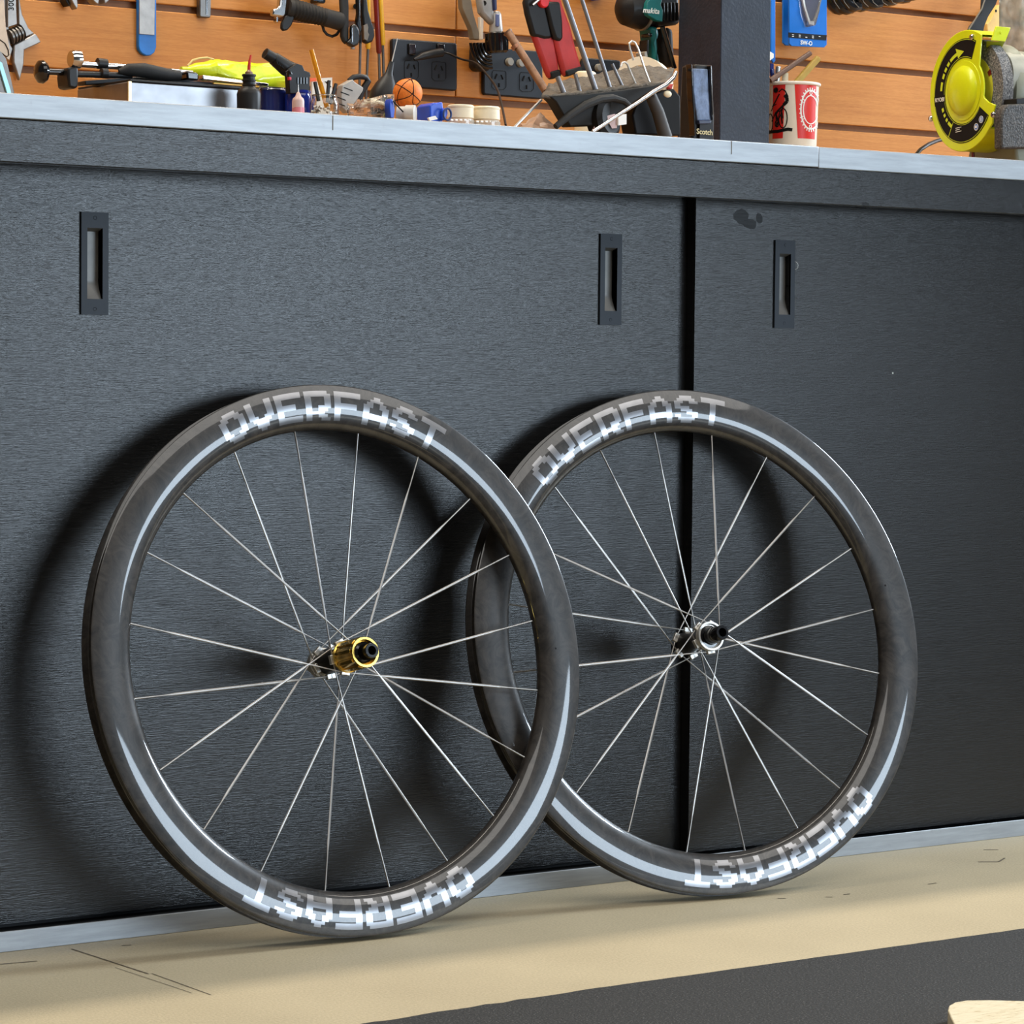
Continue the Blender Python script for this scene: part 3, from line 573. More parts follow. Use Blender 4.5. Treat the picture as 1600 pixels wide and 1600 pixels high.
m = MB(); P = [at(x, y, .608) for x, y in ((1253, -10), (1256, 8), (1261, 26), (1264, 35))]; m.tube(P, .0022, 8); m.build('link_tool_arm', STEEL, T)
m = MB(); P = [at(x, y, .608) for x, y in ((1284, -10), (1279, 10), (1274, 26), (1270, 36))]; m.tube(P, .0022, 8); m.build('link_tool_arm', DSTEEL, T)
m = MB(); m.box(at(1266, 36, .608), (.011, .006, .006)); m.build('link_tool_base', STEEL, T, bevel=.001)
MB().pp([(1247, -20), (1281, -20), (1279, 14), (1273, 36), (1262, 40), (1256, 24)], .6146, .001).build('tray_print', mat('navy_tray', srgb(16, 40, 84), .3), T)
m = MB(); m.pp([(1245, -20), (1283, -20), (1282, 16), (1274, 40), (1260, 42), (1252, 22)], .603, .011); m.build('blister', FILM, T, bevel=.003)
# tied black tubing bundle
T = hang('tube_bundle', 'bundle of folded black inner tubes hanging at the top right of the pillar', 'tubes', 1350, 20)
for k in range(11):
    m = MB(); x = 1296+k*11; P = [at(x-10+i*5, -18+ (34-k*2.2)*math.sin(min(1, i/6)*PI*.6)+ (2 if k % 2 else 0), .628-.006*(k % 3)) for i in range(8)]; m.tube(P, [.007, .008, .008, .0085, .0085, .008, .008, .007], 10)
    m.build('tube_fold', BLKG, T)
for k in range(7):
    m = MB(); x = 1299+k*15; m.tube([at(x, -10, .606), at(x+6, 4, .604), at(x+13, 14-k*1.1, .606)], .0005, 6); m.build('fold_edge', GREYP, T)
m = MB(); m.tube([at(1340, -14, .60), at(1340, -14, WY)], .004, 8); m.build('wall_hook', BLK, T)
# black strap, plywood rack and clear bag above the grinder
T = hang('black_strap', 'wide black rubber strap slanting down behind the bench grinder', 'strap', 1535, 40)
MB().pp([(1508, 52), (1514, 40), (1524, 28), (1532, 18), (1534, -20), (1566, -20), (1556, 8), (1544, 26), (1538, 40), (1535, 55)], .60, .004).build('band', BLK, T, bevel=.002)
m = MB(); m.tpx([(1514, 46, .598), (1534, 14, .598), (1544, -16, .598)], 1.2, 6); m.build('stitch_line', GREYP, T)
T = hang('plywood_bracket', 'small pale plywood bracket with a screw hole above the grinder', 'bracket', 1550, 55)
MB().pp([(1536, 37), (1542, 33), (1556, 12), (1560, 7), (1564, 18), (1566, 60), (1538, 60)], .648, .012).build('plate', mat('bracket_ply', srgb(226, 190, 112), .5, var=.08), T, bevel=.001)
m = MB(); m.lathe(at(1556, 17, .648), (0, -1, 0), [(.0003, .0024), (.0004, 0)], 10); m.build('screw_hole', INK, T)
T = hang('clear_bag', 'crumpled clear plastic bag with yellow contents hanging at the top right corner', 'bag', 1580, 80)
random.seed(11)
m = MB(); cols = 9; rows = 7; vs = []; fs = []
for j in range(rows+1):
    for i in range(cols+1): vs.append(at(1562+i*6, -20+j*15.5, .50+random.uniform(-.006, .006)))
for j in range(rows):
    for i in range(cols): q = j*(cols+1)+i; fs.append((q, q+1, q+cols+2, q+cols+1))
m.add(vs, fs); o = m.build('film', mat('grey_film', srgb(176, 168, 150), .25, var=.2, trans=.55, ior=1.15), T, smooth=180)
so = o.modifiers.new('solid', 'SOLIDIFY'); so.thickness = .0012
MB().pp([(1592, 12), (1630, 10), (1630, 32), (1600, 34)], .545, .02).build('yellow_item', mat('yellow_item', srgb(200, 190, 10), .4), T, bevel=.002)
MB().pp([(1595, 32), (1630, 32), (1630, 40), (1596, 40)], .547, .02).build('black_item', BLK, T, bevel=.002)
m = MB(); m.tube([at(1590, -10, .52), at(1590, -10, WY)], .004, 8); m.build('wall_hook', BLK, T)

# ------------------------------------------------------------------ things on the bench
def stand(name, label, cat, px, Y, group=None):
    p = at(px, 200, Y); return thing(name, label, cat, (p.x, Y, BZ), group)
def vprof(cx, rows, Y): return [(BZ, rows[0][1])]
def turned(cx, prof, Y, n=28):      # upright turned shape that carries on down to the bench
    c = at(cx, prof[0][0], Y); k = scale(c); pr = [(at(cx, py, Y).z, h/k) for py, h in prof]
    pr = pr+[(BZ, pr[-1][1]*.98), (BZ, 0)] if pr[-1][0] > BZ else pr
    return MB().lathe((c.x, Y, 0), (0, 0, 1), pr, n)
def block(pts, Y, th):              # outline whose lower points are carried down to the bench
    P = [at(x, y, Y) for x, y in side(pts, Y, th)]
    zmin = min(p.z for p in P)
    for p in P:
        if p.z < zmin+.012: p.z = BZ
    return MB().prism(P, (0, th, 0))
# lever tool with a knob
T = stand('knob_lever_tool', 'black and chrome lever clamp with a round black knob lying across the steel box', 'clamp', 200, .12)
YL = .12
m = MB(); a = at(55, 112, YL); ax = at(75, 112.5, YL)-a; m.lathe(a, ax, [(0, 0), (.0015, .008), (.005, .0128), (.009, .0135), (.0125, .0115), (.0145, .006), (.016, 0)], 24); m.build('knob', BLKG, T)
m = MB(); m.tpx([(72, 112, YL), (100, 113, YL)], 5.2, 14); m.build('knob_shaft', BLKG, T)
MB().pp([(95, 106), (118, 103), (123, 108), (123, 135), (115, 139), (97, 136), (94, 120)], YL-.014, .03).build('bracket', BLK, T, bevel=.003)
m = MB(); a = at(110, 92, YL-.008); ax = at(124, 93, YL-.008)-a; L = ax.length; m.lathe(a, ax, [(0, 0), (0, .009), (.003, .0105), (L, .0105), (L, 0)], 22); m.build('chrome_cap', CHROME, T)
m = MB(); m.tpx([(122, 100, YL), (200, 105, YL), (300, 115, YL)], 5, 14); m.build('chrome_tube', CHROME, T)
m = MB(); m.tpx([(152, 99, YL), (166, 100.5, YL)], [8.5, 8.5], 14); m.build('tube_ring', BLK, T)
m = MB(); m.tpx([(116, 116, YL-.006), (205, 118, YL-.006)], 5, 12); m.build('lower_rod', BLK, T)
m = MB(); m.tpx([(158, 114, YL-.008), (167, 115, YL-.008)], [8, 8], 12); m.build('rod_ring', BLK, T)
m = MB(); m.tpx([(186, 112, YL-.010), (200, 109, YL-.012), (225, 110, YL-.014), (262, 117, YL-.014), (280, 118, YL-.012)], [4, 9.5, 11.5, 10, 8], 16); m.build('rubber_grip', RUB, T)
MB().pp([(278, 111), (306, 113), (311, 117), (310, 126), (280, 124)], YL-.018, .026).build('ratchet_block', BLKG, T, bevel=.002)
MB().pp([(308, 117), (420, 130), (420, 135), (308, 124)], YL-.004, .012).build('chrome_rail', CHROME, T, bevel=.001)
MB().pp([(118, 126), (205, 120), (300, 127), (405, 134), (405, 138), (330, 137), (200, 127), (118, 133)], YL+.006, .02).build('black_rail', BLK, T, bevel=.001)
MB().pp([(332, 129), (405, 134), (405, 136.5), (332, 131)], YL-.006, .003).build('yellow_edge', YEL, T)
# polished steel box
T = stand('steel_box', 'long polished steel box lying on the bench under the lever tool', 'box', 280, .12)
xa = at(201, 130, .055).x; xb = at(402, 130, .055).x; zt = at(201, 127, .055).z
MB().bb(xa, xb, .055, .185, BZ, zt).build('shell', mat('polished_steel', (.25, .25, .26, 1), .36, .9, var=.25, sc=25, bump=.1), T, bevel=.0015)
MB().bb(xa+.001, xb, .053, .185, zt, zt+.0025).build('lid', BLK, T, bevel=.0006)
MB().bb(xa-.0008, xa+.003, .0535, .056, BZ, zt).build('corner_strip', mat('brass_edge', srgb(214, 190, 140), .3, .5), T)
# fluorescent yellow package
T = stand('fluorescent_bag', 'fluorescent yellow crumpled plastic bag lying behind the dropper bottle', 'bag', 370, .44)
random.seed(3); m = MB(); vs = []; fs = []; n = 18; st = [(283, 104, 4), (292, 106, 6), (306, 106, 12), (318, 108, 15), (330, 106, 17), (345, 110, 20), (362, 113, 21), (380, 114, 21), (398, 116, 22), (416, 117, 21), (434, 118, 20), (446, 119, 19), (450, 120, 4)]
for i, (x, y, h) in enumerate(st):
    c = at(x, y+4, .43); k = scale(c)
    for j in range(n):
        g = 2*PI*j/n; q = h/k*(1+.13*random.uniform(-1, 1)*(i > 3)); vs.append(c+Vector((0, -1.3*q*math.cos(g), q*math.sin(g))))
for i in range(len(st)-1):
    for j in range(n): fs.append((i*n+j, i*n+(j+1) % n, (i+1)*n+(j+1) % n, (i+1)*n+j))
fs += [tuple(range(n)), tuple(range((len(st)-1)*n, len(st)*n))]
m.add(vs, fs); m.build('package', HIVIS, T, smooth=25)
m = MB(); m.tpx([(293, 103, .41), (301, 94, .41), (312, 91, .41), (324, 90, .41), (334, 93, .41)], 1.6, 8); m.build('cord', mat('pale_cord', srgb(214, 190, 120), .5), T)
m = MB(); m.bb(at(300, 110, .40).x, at(446, 110, .40).x, .39, .47, BZ, at(400, 134, .43).z-.004); m.build('carton', mat('carton', srgb(60, 52, 44), .6), T)
# dropper bottle
T = stand('dropper_bottle', 'small black dropper bottle with a thin red tip near the bench edge', 'bottle', 389, .02)
turned(389, [(116, 10), (117, 11), (119, 11), (120, 9.5), (124, 9.5), (125, 11), (127, 11), (128, 9.5), (132, 9.5), (133, 11), (135, 10), (137, 12), (141, 17), (147, 19), (175, 18.5)], .02).build('bottle', BLK, T)
turned(389, [(108, .01), (108, 1.5), (111, 3.5), (113, 6), (116, 6)], .02).build('stopper', mat('clear_red', srgb(150, 110, 90), .3, trans=.3), T)
m = MB(); m.tpx([(389, 112, .02), (389.2, 104, .02), (390, 96, .02), (392, 86, .02)], [2.4, 2.6, 2.2, 1.5], 10); m.build('red_tip', mat('red_tip', srgb(196, 44, 30), .4), T)
# blue tin
T = stand('dark_blue_tin', 'dark blue shiny tin standing between the dropper bottle and the torch', 'tin', 427, .12)
turned(427, [(140, .01), (140, 22), (141, 23), (143, 22.5), (176, 22.5)], .12).build('can', DBLUE, T)
turned(427, [(138.5, .01), (138.5, 21), (142, 23.4), (142.5, 22)], .12).build('lid', BLKG, T)
# butane torch
T = stand('butane_torch', 'small black butane torch with a dark blue fuel tank', 'torch', 466, .09)
YT = .09
m = MB(); m.tpx([(414, 83, YT), (427, 91, YT), (428, 91.5, YT), (447, 106, YT), (462, 113, YT)], [8.5, 9, 10.5, 13, 13], 20); m.build('nozzle', BLK, T)
m = MB(); a = at(414.2, 83.2, YT); m.lathe(a, at(410, 80.6, YT)-a, [(.0002, .0052), (.0004, 0)], 16); m.build('nozzle_bore', INK, T)
MB().pp([(443, 108), (460, 99), (470, 102), (474, 110), (484, 113), (486, 119), (484, 120), (484, 131), (484, 146), (446, 146), (444, 122)], YT-.014, .010).build('body', BLK, T, bevel=.003)
for k in range(4): MB().pp([(464+k*4.6, 121), (466.5+k*4.6, 121), (466.5+k*4.6, 131), (464+k*4.6, 131)], YT-.0155, .003).build('rib', BLKG, T)
MB().pp([(449.5, 120), (455.5, 120.5), (455.5, 125.5), (449.5, 125)], YT-.0165, .005).build('red_button', mat('red_button', srgb(200, 30, 60), .4), T, bevel=.0006)
m = MB(); P = [at(x, y, YT-.016) for x, y in ((446, 120), (447, 113), (450, 110), (454, 112), (456, 116))]; m.tube(P, .0010, 8); m.build('guard_wire', BLKG, T)
for k in range(3): MB().pp([(430+k*4, 94+k*3.2), (434+k*4, 97.5+k*3.2), (436.5+k*4, 103+k*2.6), (432+k*4, 99+k*3)], YT-.0098, .002).build('vent', INK, T)
turned(466, [(141, .01), (141, 18), (142, 20), (146, 20.5), (147, 19), (152, 20.5), (180, 20)], YT).build('fuel_tank', mat('blue_tank', srgb(22, 44, 140), .15, trans=.3, coat=.5), T)
# squeeze bottle
T = stand('squeeze_bottle', 'tiny pale pink squeeze bottle with a needle tip in front of the torch', 'bottle', 466, -.03)
turned(466, [(143, .01), (143.2, 1.2), (146, 3), (151, 5), (154, 8.5), (158, 9.6), (174, 9.6)], -.03, 20).build('bottle', mat('milky_plastic', srgb(232, 200, 190), .4, trans=.35), T)
turned(466, [(168, 9.75), (174, 9.8)], -.03, 20).build('pink_liquid', mat('pink_liquid', srgb(214, 130, 140), .3), T)
m = MB(); m.tpx([(466, 145, -.03), (466, 132, -.03)], [1.1, .6], 8); m.build('needle', SILV, T)
# glass jar with sticks
T = stand('glass_jar', 'clear glass jar holding odds and ends at the bench edge', 'jar', 507, .02)
o = turned(507, [(148.5, 18.4), (148.5, 19.6), (150, 20), (151, 19.5), (154, 19.5), (156, 20), (160, 22), (165, 23), (182, 23)], .02, 32).build('jar', GLASS, T)
so = o.modifiers.new('solid', 'SOLIDIFY'); so.thickness = .0012; so.offset = -1
random.seed(5)
for k in range(16):
    c = at(507+random.uniform(-17, 17), 172+random.uniform(-5, 6), .02+random.uniform(-.008, .010)); m = MB(); m.tube([c, c+Vector((random.uniform(-.004, .004), random.uniform(-.003, .003), random.uniform(-.002, .003)))], .0016, 8); m.build('small_fitting', STEEL if k % 3 else WHITE, T, smooth=30)
m = tag((lambda q: q.tpx([(486.5, 78, .03), (499, 125, .026), (511, 168, .02)], 4, 12).build('amber_rod', AMBER))(MB()), 'translucent amber rod leaning out of the glass jar', 'rod')
for i, (x0, y0, x1, y1, lab) in enumerate(((492, 128, 498, 158, 'short black stick in the jar left of the amber rod'), (514, 126, 511, 160, 'short black stick in the jar right of the amber rod'), (525, 131, 516, 162, 'tilted short black stick at the right side of the jar'))):
    tag(MB().tpx([(x0, y0, .022), (x1, y1, .018)], 3, 4).build('black_stick', BLK), lab, 'stick', 'black sticks in the glass jar')
T = stand('white_card', 'white card with an orange band standing behind the glass jar', 'card', 500, .14)
block([(485, 123), (519, 121), (520, 176), (485, 176)], .14, .004).build('card', WHITE, T)
MB().pp([(484, 122), (495, 121.5), (495, 127), (484, 127.5)], .1392, .001).build('orange_band', mat('orange_print', srgb(236, 90, 20), .5), T)
MB().pp([(507, 127), (512, 128), (518, 136), (516, 136.5)], .1392, .001).build('black_print', INK, T)
# slotted scraper
T = stand('slotted_pad', 'grey plastic pad with slots tilted behind the glass jar', 'pad', 545, .06)
MB().pp([(527, 133), (547, 124), (551, 128), (568, 137), (567, 142), (538, 177), (526, 168), (524, 150)], .06, .012).build('pad', mat('grey_pad', srgb(160, 154, 146), .5), T, bevel=.001)
for k, (x, y) in enumerate(((537, 136), (532, 143), (526.5, 151), (525.5, 160))):
    MB().pp([(x, y), (x+14, y+5), (x+14, y+6.4), (x, y+1.4)], .0595, .001).build('slot', INK, T)
T = stand('spatula_handle', 'black looped plastic handle sticking up behind the slotted pad', 'handle', 562, .12)
m = MB(); P = [at(x, y, .12) for x, y in ((545, 126), (552, 121), (562, 119.5), (572, 121), (575, 127), (570, 135), (565, 143), (560, 160))]; m.tube(P, [.0028, .0036, .0036, .0036, .0042, .0042, .004, .004], 10); m.build('loop', BLK, T)
# zip bag
T = stand('zip_bag', 'crumpled clear zip bag of brown parts with a blue zip edge', 'bag', 575, .0)
random.seed(9); m = MB(); vs = []; fs = []; cols, rows = 14, 8
for j in range(rows+1):
    for i in range(cols+1):
        u = i/cols; v = j/rows; top = 151+4*math.sin(u*5)+(1-u)*10*(u < .2); x = 542+74*u; y = top+(188-top)*v
        vs.append(at(x, y, .0+random.uniform(-.007, .007)-.012*math.sin(v*PI)))
for j in range(rows):
    for i in range(cols): q = j*(cols+1)+i; fs.append((q, q+1, q+cols+2, q+cols+1))
m.add(vs, fs); o = m.build('film', FILM, T, smooth=20); so = o.modifiers.new('solid', 'SOLIDIFY'); so.thickness = .0008
for k in range(9):
    x0 = 548+k*5; m = MB(); P = [at(x0+i*5, 168-9*math.sin((i+k*.6)/8*PI*.8)+k % 3*3, .014+.002*(k % 3)) for i in range(6)]; m.tube(P, .0022, 8); m.build('brown_part', mat('brown_part', srgb(150, 98, 52), .5), T) if k == 0 else m.build('brown_part', bpy.data.materials['brown_part'] if k % 3 else CREAM, T)
MB().pp([(603, 160), (608, 154), (612, 156), (617, 172), (615, 184), (606, 184), (603, 170)], -.022, .012).build('blue_zip', BLUE, T, bevel=.0008)
# oil funnel with a long needle
T = stand('oil_can', 'black bulbous oil dispenser with a long thin steel needle', 'oiler', 603, .14)
m = MB(); a = at(597, 160, .14); b = at(612, 97, .14); d = b-a; L = d.length; k = scale(a)
m.lathe(a, d, [(-.012, 0), (-.012, .014), (-.004, .017), (L*.22, .0172), (L*.42, .0135), (L*.62, .0075), (L*.72, .0048), (L, .0032), (L, 0)], 24); m.build('bulb', BLK, T)
m = MB(); m.tpx([(612, 98, .14), (621, 60, .14)], [1.1, .7], 8); m.build('needle', SILV, T)
m = MB(); m.lathe((a.x, .14, 0), (0, 0, 1), [(BZ, 0), (BZ, .012), (BZ+.01, .0135), (a.z, .012)], 20); m.build('foot', BLK, T)
# little basketball
bc = at(637, 145.5, .08); br = 23.2/scale(bc)
T = thing('mini_basketball', 'little orange basketball with black seams on the bench', 'ball', (bc.x, .08, bc.z-br))
MB().ball(bc, br, 36).build('ball', ORANGE, T)
R = Euler((.5, .35, .55)).to_matrix()
def seam(f):
    m = MB(); P = [bc+(R @ Vector(f(2*PI*i/60)).normalized())*(br*1.002) for i in range(61)]; m.tube(P, .0005, 6, False); m.build('seam', INK, T)
seam(lambda a: (math.cos(a), math.sin(a), 0)); seam(lambda a: (math.cos(a), 0, math.sin(a)))
seam(lambda a: (math.cos(a)*.75, math.sin(a)*.75, .66*math.cos(2*a)*1.0+.28)); seam(lambda a: (math.cos(a)*.75, .66*math.cos(2*a+PI)-.28, math.sin(a)*.75))
pd = MB().lathe((bc.x, .08, 0), (0, 0, 1), [(BZ, 0), (BZ, .011), (bc.z-br+.0006, .009), (bc.z-br+.0002, 0)], 20).build('ball_stand', BLK); tag(pd, 'small black ring stand under the little basketball', 'stand')
# white tub
T = stand('white_tub', 'small frosted white plastic tub lying in front of the basketball', 'tub', 636, -.01)
m = MB(); a = at(621, 178, -.005); b = at(649, 178.5, -.02); d = b-a; L = d.length; m.lathe(a, d, [(0, 0), (0, .0088), (L*.45, .0092), (L*.46, .0105), (L*.97, .0108), (L, .0098), (L, 0)], 24); m.build('tub', mat('frosted_plastic', srgb(206, 200, 190), .45, trans=.25), T)
m = MB(); m.tpx([(614, 158, -.024), (630, 175, -.028)], 1.2, 8); m.build('thin_pick', INK, T)
m = MB(); m.bb(a.x, b.x, -.02, .0, BZ, min(a.z, b.z)-.008); m.build('rest', FILM, T)
# blue clip
T = stand('blue_clip', 'bright blue plastic clip with an open ring at the bench edge', 'clip', 682, -.01)
block([(657, 165), (668, 160), (676, 161), (691, 159), (693, 171), (690, 182), (672, 190), (658, 190)], -.01, .03).build('body', BLUE, T, bevel=.0015)
MB().pp([(688, 172), (699, 168), (700, 178), (692, 188), (686, 188)], -.016, .012).build('arm', BLUE, T, bevel=.001)
c = at(699, 178.5, -.02); m = MB(); P = [c+Vector((7.4/1370*math.cos(2*PI*i/28), 0, 9.4/1370*math.sin(2*PI*i/28))) for i in range(29)]; m.tube(P, .0013, 10, False); m.build('ring', mat('slate_blue', srgb(44, 62, 110), .4), T)
MB().pp([(667, 184), (680, 181), (684, 186), (670, 189)], -.018, .003).build('paper_tag', PRINTW, T)
# jars
for i, (cx, hw, yt, lab, Y) in enumerate(((720, 21, 164.5, 'left clear jar with a cream screw lid at the bench edge', .02), (760, 21.5, 167, 'right clear jar with a cream screw lid at the bench edge', .02))):
    T = stand('lidded_jar', lab, 'jar', cx, Y, 'cream lidded jars at the bench edge')
    turned(cx, [(yt, .01), (yt, hw-2), (yt+1.5, hw), (yt+4, hw), (yt+4.6, hw-.7), (yt+20, hw), (yt+21, hw-1), (yt+21, 0.01)], Y, 32).build('lid', CREAM, T)
    turned(cx, [(yt+21, hw-2), (yt+24, hw+.5), (yt+34, hw+.5)], Y, 32).build('jar', mat('jar_glass_%d' % i, (.85, .8, .7, 1), .05, trans=.6, var=.1), T)
    for k in range(5): q = at(cx-14+7*k, yt+23, Y-.0158); MB().box(q, (.004, .0012, .0022)).build('white_crumb', PRINTW, T, bevel=.0005)
# crumpled wrap
T = stand('crumpled_wrap', 'crumpled clear wrap lying on the bench left of the wheelbarrow', 'wrap', 845, .16)
random.seed(21); m = MB(); c = at(842, 190, .16); vs = []; n, rr = 16, 6
for j in range(rr+1):
    for i in range(n): g = 2*PI*i/n; r_ = .045*(1-j/rr*.95)*(1+.2*random.uniform(-1, 1)); vs.append(Vector((c.x+r_*math.cos(g), .16+.7*r_*math.sin(g), BZ+.040*(j/rr)**.7+random.uniform(-.003, .003)*(j > 0))))
fs = [(j*n+i, j*n+(i+1) % n, (j+1)*n+(i+1) % n, (j+1)*n+i) for j in range(rr) for i in range(n)]+[tuple(range(rr*n, rr*n+n))]
m.add(vs, fs); m.build('wrap', mat('pinkish_wrap', srgb(214, 180, 156), .3, trans=.35, var=.2), T, smooth=15)
# miniature wheelbarrow
T = stand('mini_wheelbarrow', 'miniature black wheelbarrow used as a holder for rods, tilted on the bench', 'wheelbarrow', 940, .14)
YB = .08
rimf = [(845, 151), (900, 147), (960, 141), (1020, 133), (1040, 128), (1054, 118), (1056, 110)]; rimb = [(1054, 106), (1030, 105), (1000, 108), (950, 110), (900, 114), (874, 122), (852, 134)]
MB().pp([(845, 150), (900, 147), (960, 141), (1020, 133), (1040, 128), (1034, 134), (1000, 152), (962, 176), (930, 196), (880, 198), (866, 176), (856, 160)], YB, .02).build('tray', mat('tray_black', srgb(24, 23, 22), .55, bump=.1, spec=.25), T, bevel=.002)
# foam bed: surface rising to the back of the tilted tray
m = MB(); vs = []; fs = []; nx, ny = 30, 10
for j in range(ny+1):
    for i in range(nx+1):
        u = i/nx; v = j/ny; f0 = 846+196*u; fy = 150-(22*u**1.15); bx = 858+196*u; by = 130-26*min(1, u*1.5)+ (2 if u > .9 else 0)
        x = f0+(bx-f0)*v; y = fy+(by-fy)*v; Y = YB+.002+.096*v
        p = at(x, y, Y); p.z += .0012*math.sin(u*70+v*9)+.0008*math.sin(v*30+u*20); vs.append(p)
for j in range(ny):
    for i in range(nx): q = j*(nx+1)+i; fs.append((q, q+1, q+nx+2, q+nx+1))
t = NT('wavy_grey_foam'); n = t.noise(55, (1, 1, 1), 5, .7, 1.5); t.l(t.ramp(n, [(.3, srgb(52, 46, 40)), (.75, srgb(112, 102, 88))]), t.p.inputs['Base Color']); t.p.inputs['Roughness'].default_value = .85; t.bump(n, .8, .004)
m.add(vs, fs); o = m.build('foam_bed', t.m, T, smooth=50); so = o.modifiers.new('solid', 'SOLIDIFY'); so.thickness = .004
m = MB(); P = [at(x, y, YB-.030) for x, y in ((926, 206), (960, 184), (1000, 158), (1020, 144), (1040, 133), (1052, 122), (1057, 112))]; m.tube(P, [.0024, .0024, .0025, .0029, .0032, .003, .0022], 12); m.build('chrome_rail', CHROME, T)
m = MB(); P = [at(x, y, YB-.001) for x, y in ((868, 198), (890, 180), (915, 164), (938, 155), (958, 153), (975, 158), (984, 165))]; m.tube(P, [.004, .005, .0055, .0055, .005, .004, .003], 10); m.build('mudguard', RUB, T)
m = MB(); m.lathe(at(946, 186, YB+.006), (.35, -1, .1), [(.006, 0), (.009, .020), (.005, .027), (-.012, .027), (-.014, .022), (-.014, 0)], 32); m.build('wheel', INK, T)
MB().pp([(921, 186), (960, 178), (964, 180), (964, 200), (922, 203)], YB-.002, .01).build('pink_label', mat('pink_label', srgb(196, 170, 168), .5), T)
MB().pp([(962, 180), (979, 178), (979, 194), (962, 196)], YB-.006, .006).build('white_label', PRINTW, T)
m = MB(); m.tpx([(795, 52, .22), (853, 143, .15)], 6.2, 14); m.build('handle_tube', RUST, T)
m = MB(); m.tpx([(793, 50, .222), (797, 55, .219)], [8, 5.5], 12); m.build('handle_flange', RUST, T)
m = MB(); m.tpx([(804, 71, .205), (807, 76, .203)], 6.8, 12); m.build('handle_band', mat('copper_band', srgb(150, 104, 80), .4, .6), T)
m = MB(); m.tpx([(846, 156, .12), (826, 176, .12), (800, 203, .12)], 2.3, 10); m.build('leg', STEEL, T)
MB().pp([(1040, 136), (1052, 131), (1048, 139)], YB-.002, .01).build('red_reflector', RED, T)
c = at(1043, 147, YB+.002); MB().ball(c, .0056, 16, (1.1, .7, .8)).build('white_knob', CREAM, T)
m = MB(); m.tpx([(1016, 148, YB+.03), (1028, 175, YB+.03), (1040, 215, YB+.03)], [9, 10, 11], 16); m.build('rear_leg', mat('leg_grey', srgb(64, 60, 57), .6), T)
MB().pp([(980, 152), (1050, 138), (1063, 150), (1064, 212), (975, 210), (968, 180)], YB+.05, .03).build('underside', INK, T, bevel=.002)
# rods standing in the foam
for i, (x0, y0, x1, y1, r_, lab, cat) in enumerate(((871, 120, 882, 148, 4.0, 'short thick grey rod in the wheelbarrow below the red cutters', 'rod'), (899, 116, 906, 144, 3.2, 'short grey rod in the wheelbarrow below the right cutter handle', 'rod'), (876, -20, 931, 142, 4.4, 'long thick grey rod standing in the wheelbarrow', 'rod'), (903, -20, 954, 140, 3.2, 'long thinner grey rod right of the thick one', 'rod'), (956.5, 100, 974, 138, 2.4, 'short thin wire stub in the wheelbarrow', 'rod'))):
    tag(MB().tpx([(x0, y0, YB+.018), (x1, y1, YB+.012), (x1+3, y1+7, YB+.012)], r_, 12).build('grey_rod', mat('zinc_grey_%d' % i, srgb(118, 117, 120), .4, .5)), lab, cat, 'rods standing in the little wheelbarrow')
for i, (pts, lab) in enumerate((([(970, 104), (972, 98), (976, 97), (980, 100), (986, 115), (996, 138)], 'small bent wire hook in the wheelbarrow'), ([(990, 94), (984, 76), (983, 68), (987, 64), (992, 66), (997, 76), (1008, 110), (1018, 136)], 'tall bent wire hook in the wheelbarrow'))):
    tag(MB().tpx([(x, y, YB+.016) for x, y in pts], 1.7, 10).build('wire_hook', SILV), lab, 'hook', 'wire hooks in the little wheelbarrow')
# roll of white tape behind
T = stand('tape_roll', 'wide white tape roll standing behind the wheelbarrow', 'tape', 1005, .30)
c = at(1006, 133, .34); m = MB(); m.lathe(c, Vector((-.75, -.65, .0)), [(-.02, .038), (.02, .038), (.02, .026), (-.02, .026), (-.02, .038)], 40); m.build('roll', mat('tape_cream', srgb(232, 218, 192), .5, var=.04), T)
m = MB(); m.bb(c.x-.02, c.x+.02, .32, .36, BZ, c.z-.0375); m.build('foot', WHITE, T)
MB().pp([(1002, 82), (1008, 80), (1011, 90), (1014, 93), (1004, 94)], .40, .02).build('tape_end', GREYP, T)
T = stand('cream_cup_rim', 'cream plastic cap showing behind the foam bed under the cutters', 'cap', 915, .40)
turned(915, [(112, .01), (112, 13), (114, 16), (119, 17), (160, 17)], .40).build('cap', CREAM, T)
# tape dispenser
T = stand('tape_dispenser', 'black and blue-grey tape dispenser standing in front of the pillar', 'dispenser', 1090, .20)
YP = .16; t = NT('scuffed_blue_face'); n = t.noise(60, (1, 1, .6), 5, .7); t.l(t.ramp(n, [(.35, srgb(70, 80, 96)), (.6, srgb(112, 132, 168)), (.75, srgb(150, 165, 190))]), t.p.inputs['Base Color']); t.p.inputs['Roughness'].default_value = .35
block([(1069, 100), (1112, 102), (1114, 150), (1117, 182), (1116, 213), (1062, 210), (1064, 160)], YP+.004, .03).build('body', BLK, T, bevel=.003)
MB().pp([(1079, 107), (1105, 108), (1107, 140), (1113, 178), (1112, 188), (1087, 188), (1085, 178), (1080, 140)], YP, .006).build('front_face', t.m, T, bevel=.001)
MB().pp([(1087, 188), (1112, 188), (1111, 193), (1088, 194)], YP-.003, .008).build('cutter_ledge', mat('slate_ledge', srgb(58, 66, 86), .3), T, bevel=.001)
MB().pp([(1075, 100), (1078, 101), (1081, 140), (1086, 178), (1087, 212), (1084, 212), (1082, 180), (1077, 140)], YP-.004, .012).build('side_rail', BLKG, T, bevel=.0008)
MB().pp([(1107, 102), (1110, 102), (1111, 140), (1115, 176), (1113, 188), (1110, 178), (1107, 140)], YP-.004, .012).build('side_rail', BLKG, T, bevel=.0008)
block([(1087, 194), (1113, 194), (1114, 214), (1087, 213)], YP-.001, .01).build('front_plate', BLK, T)
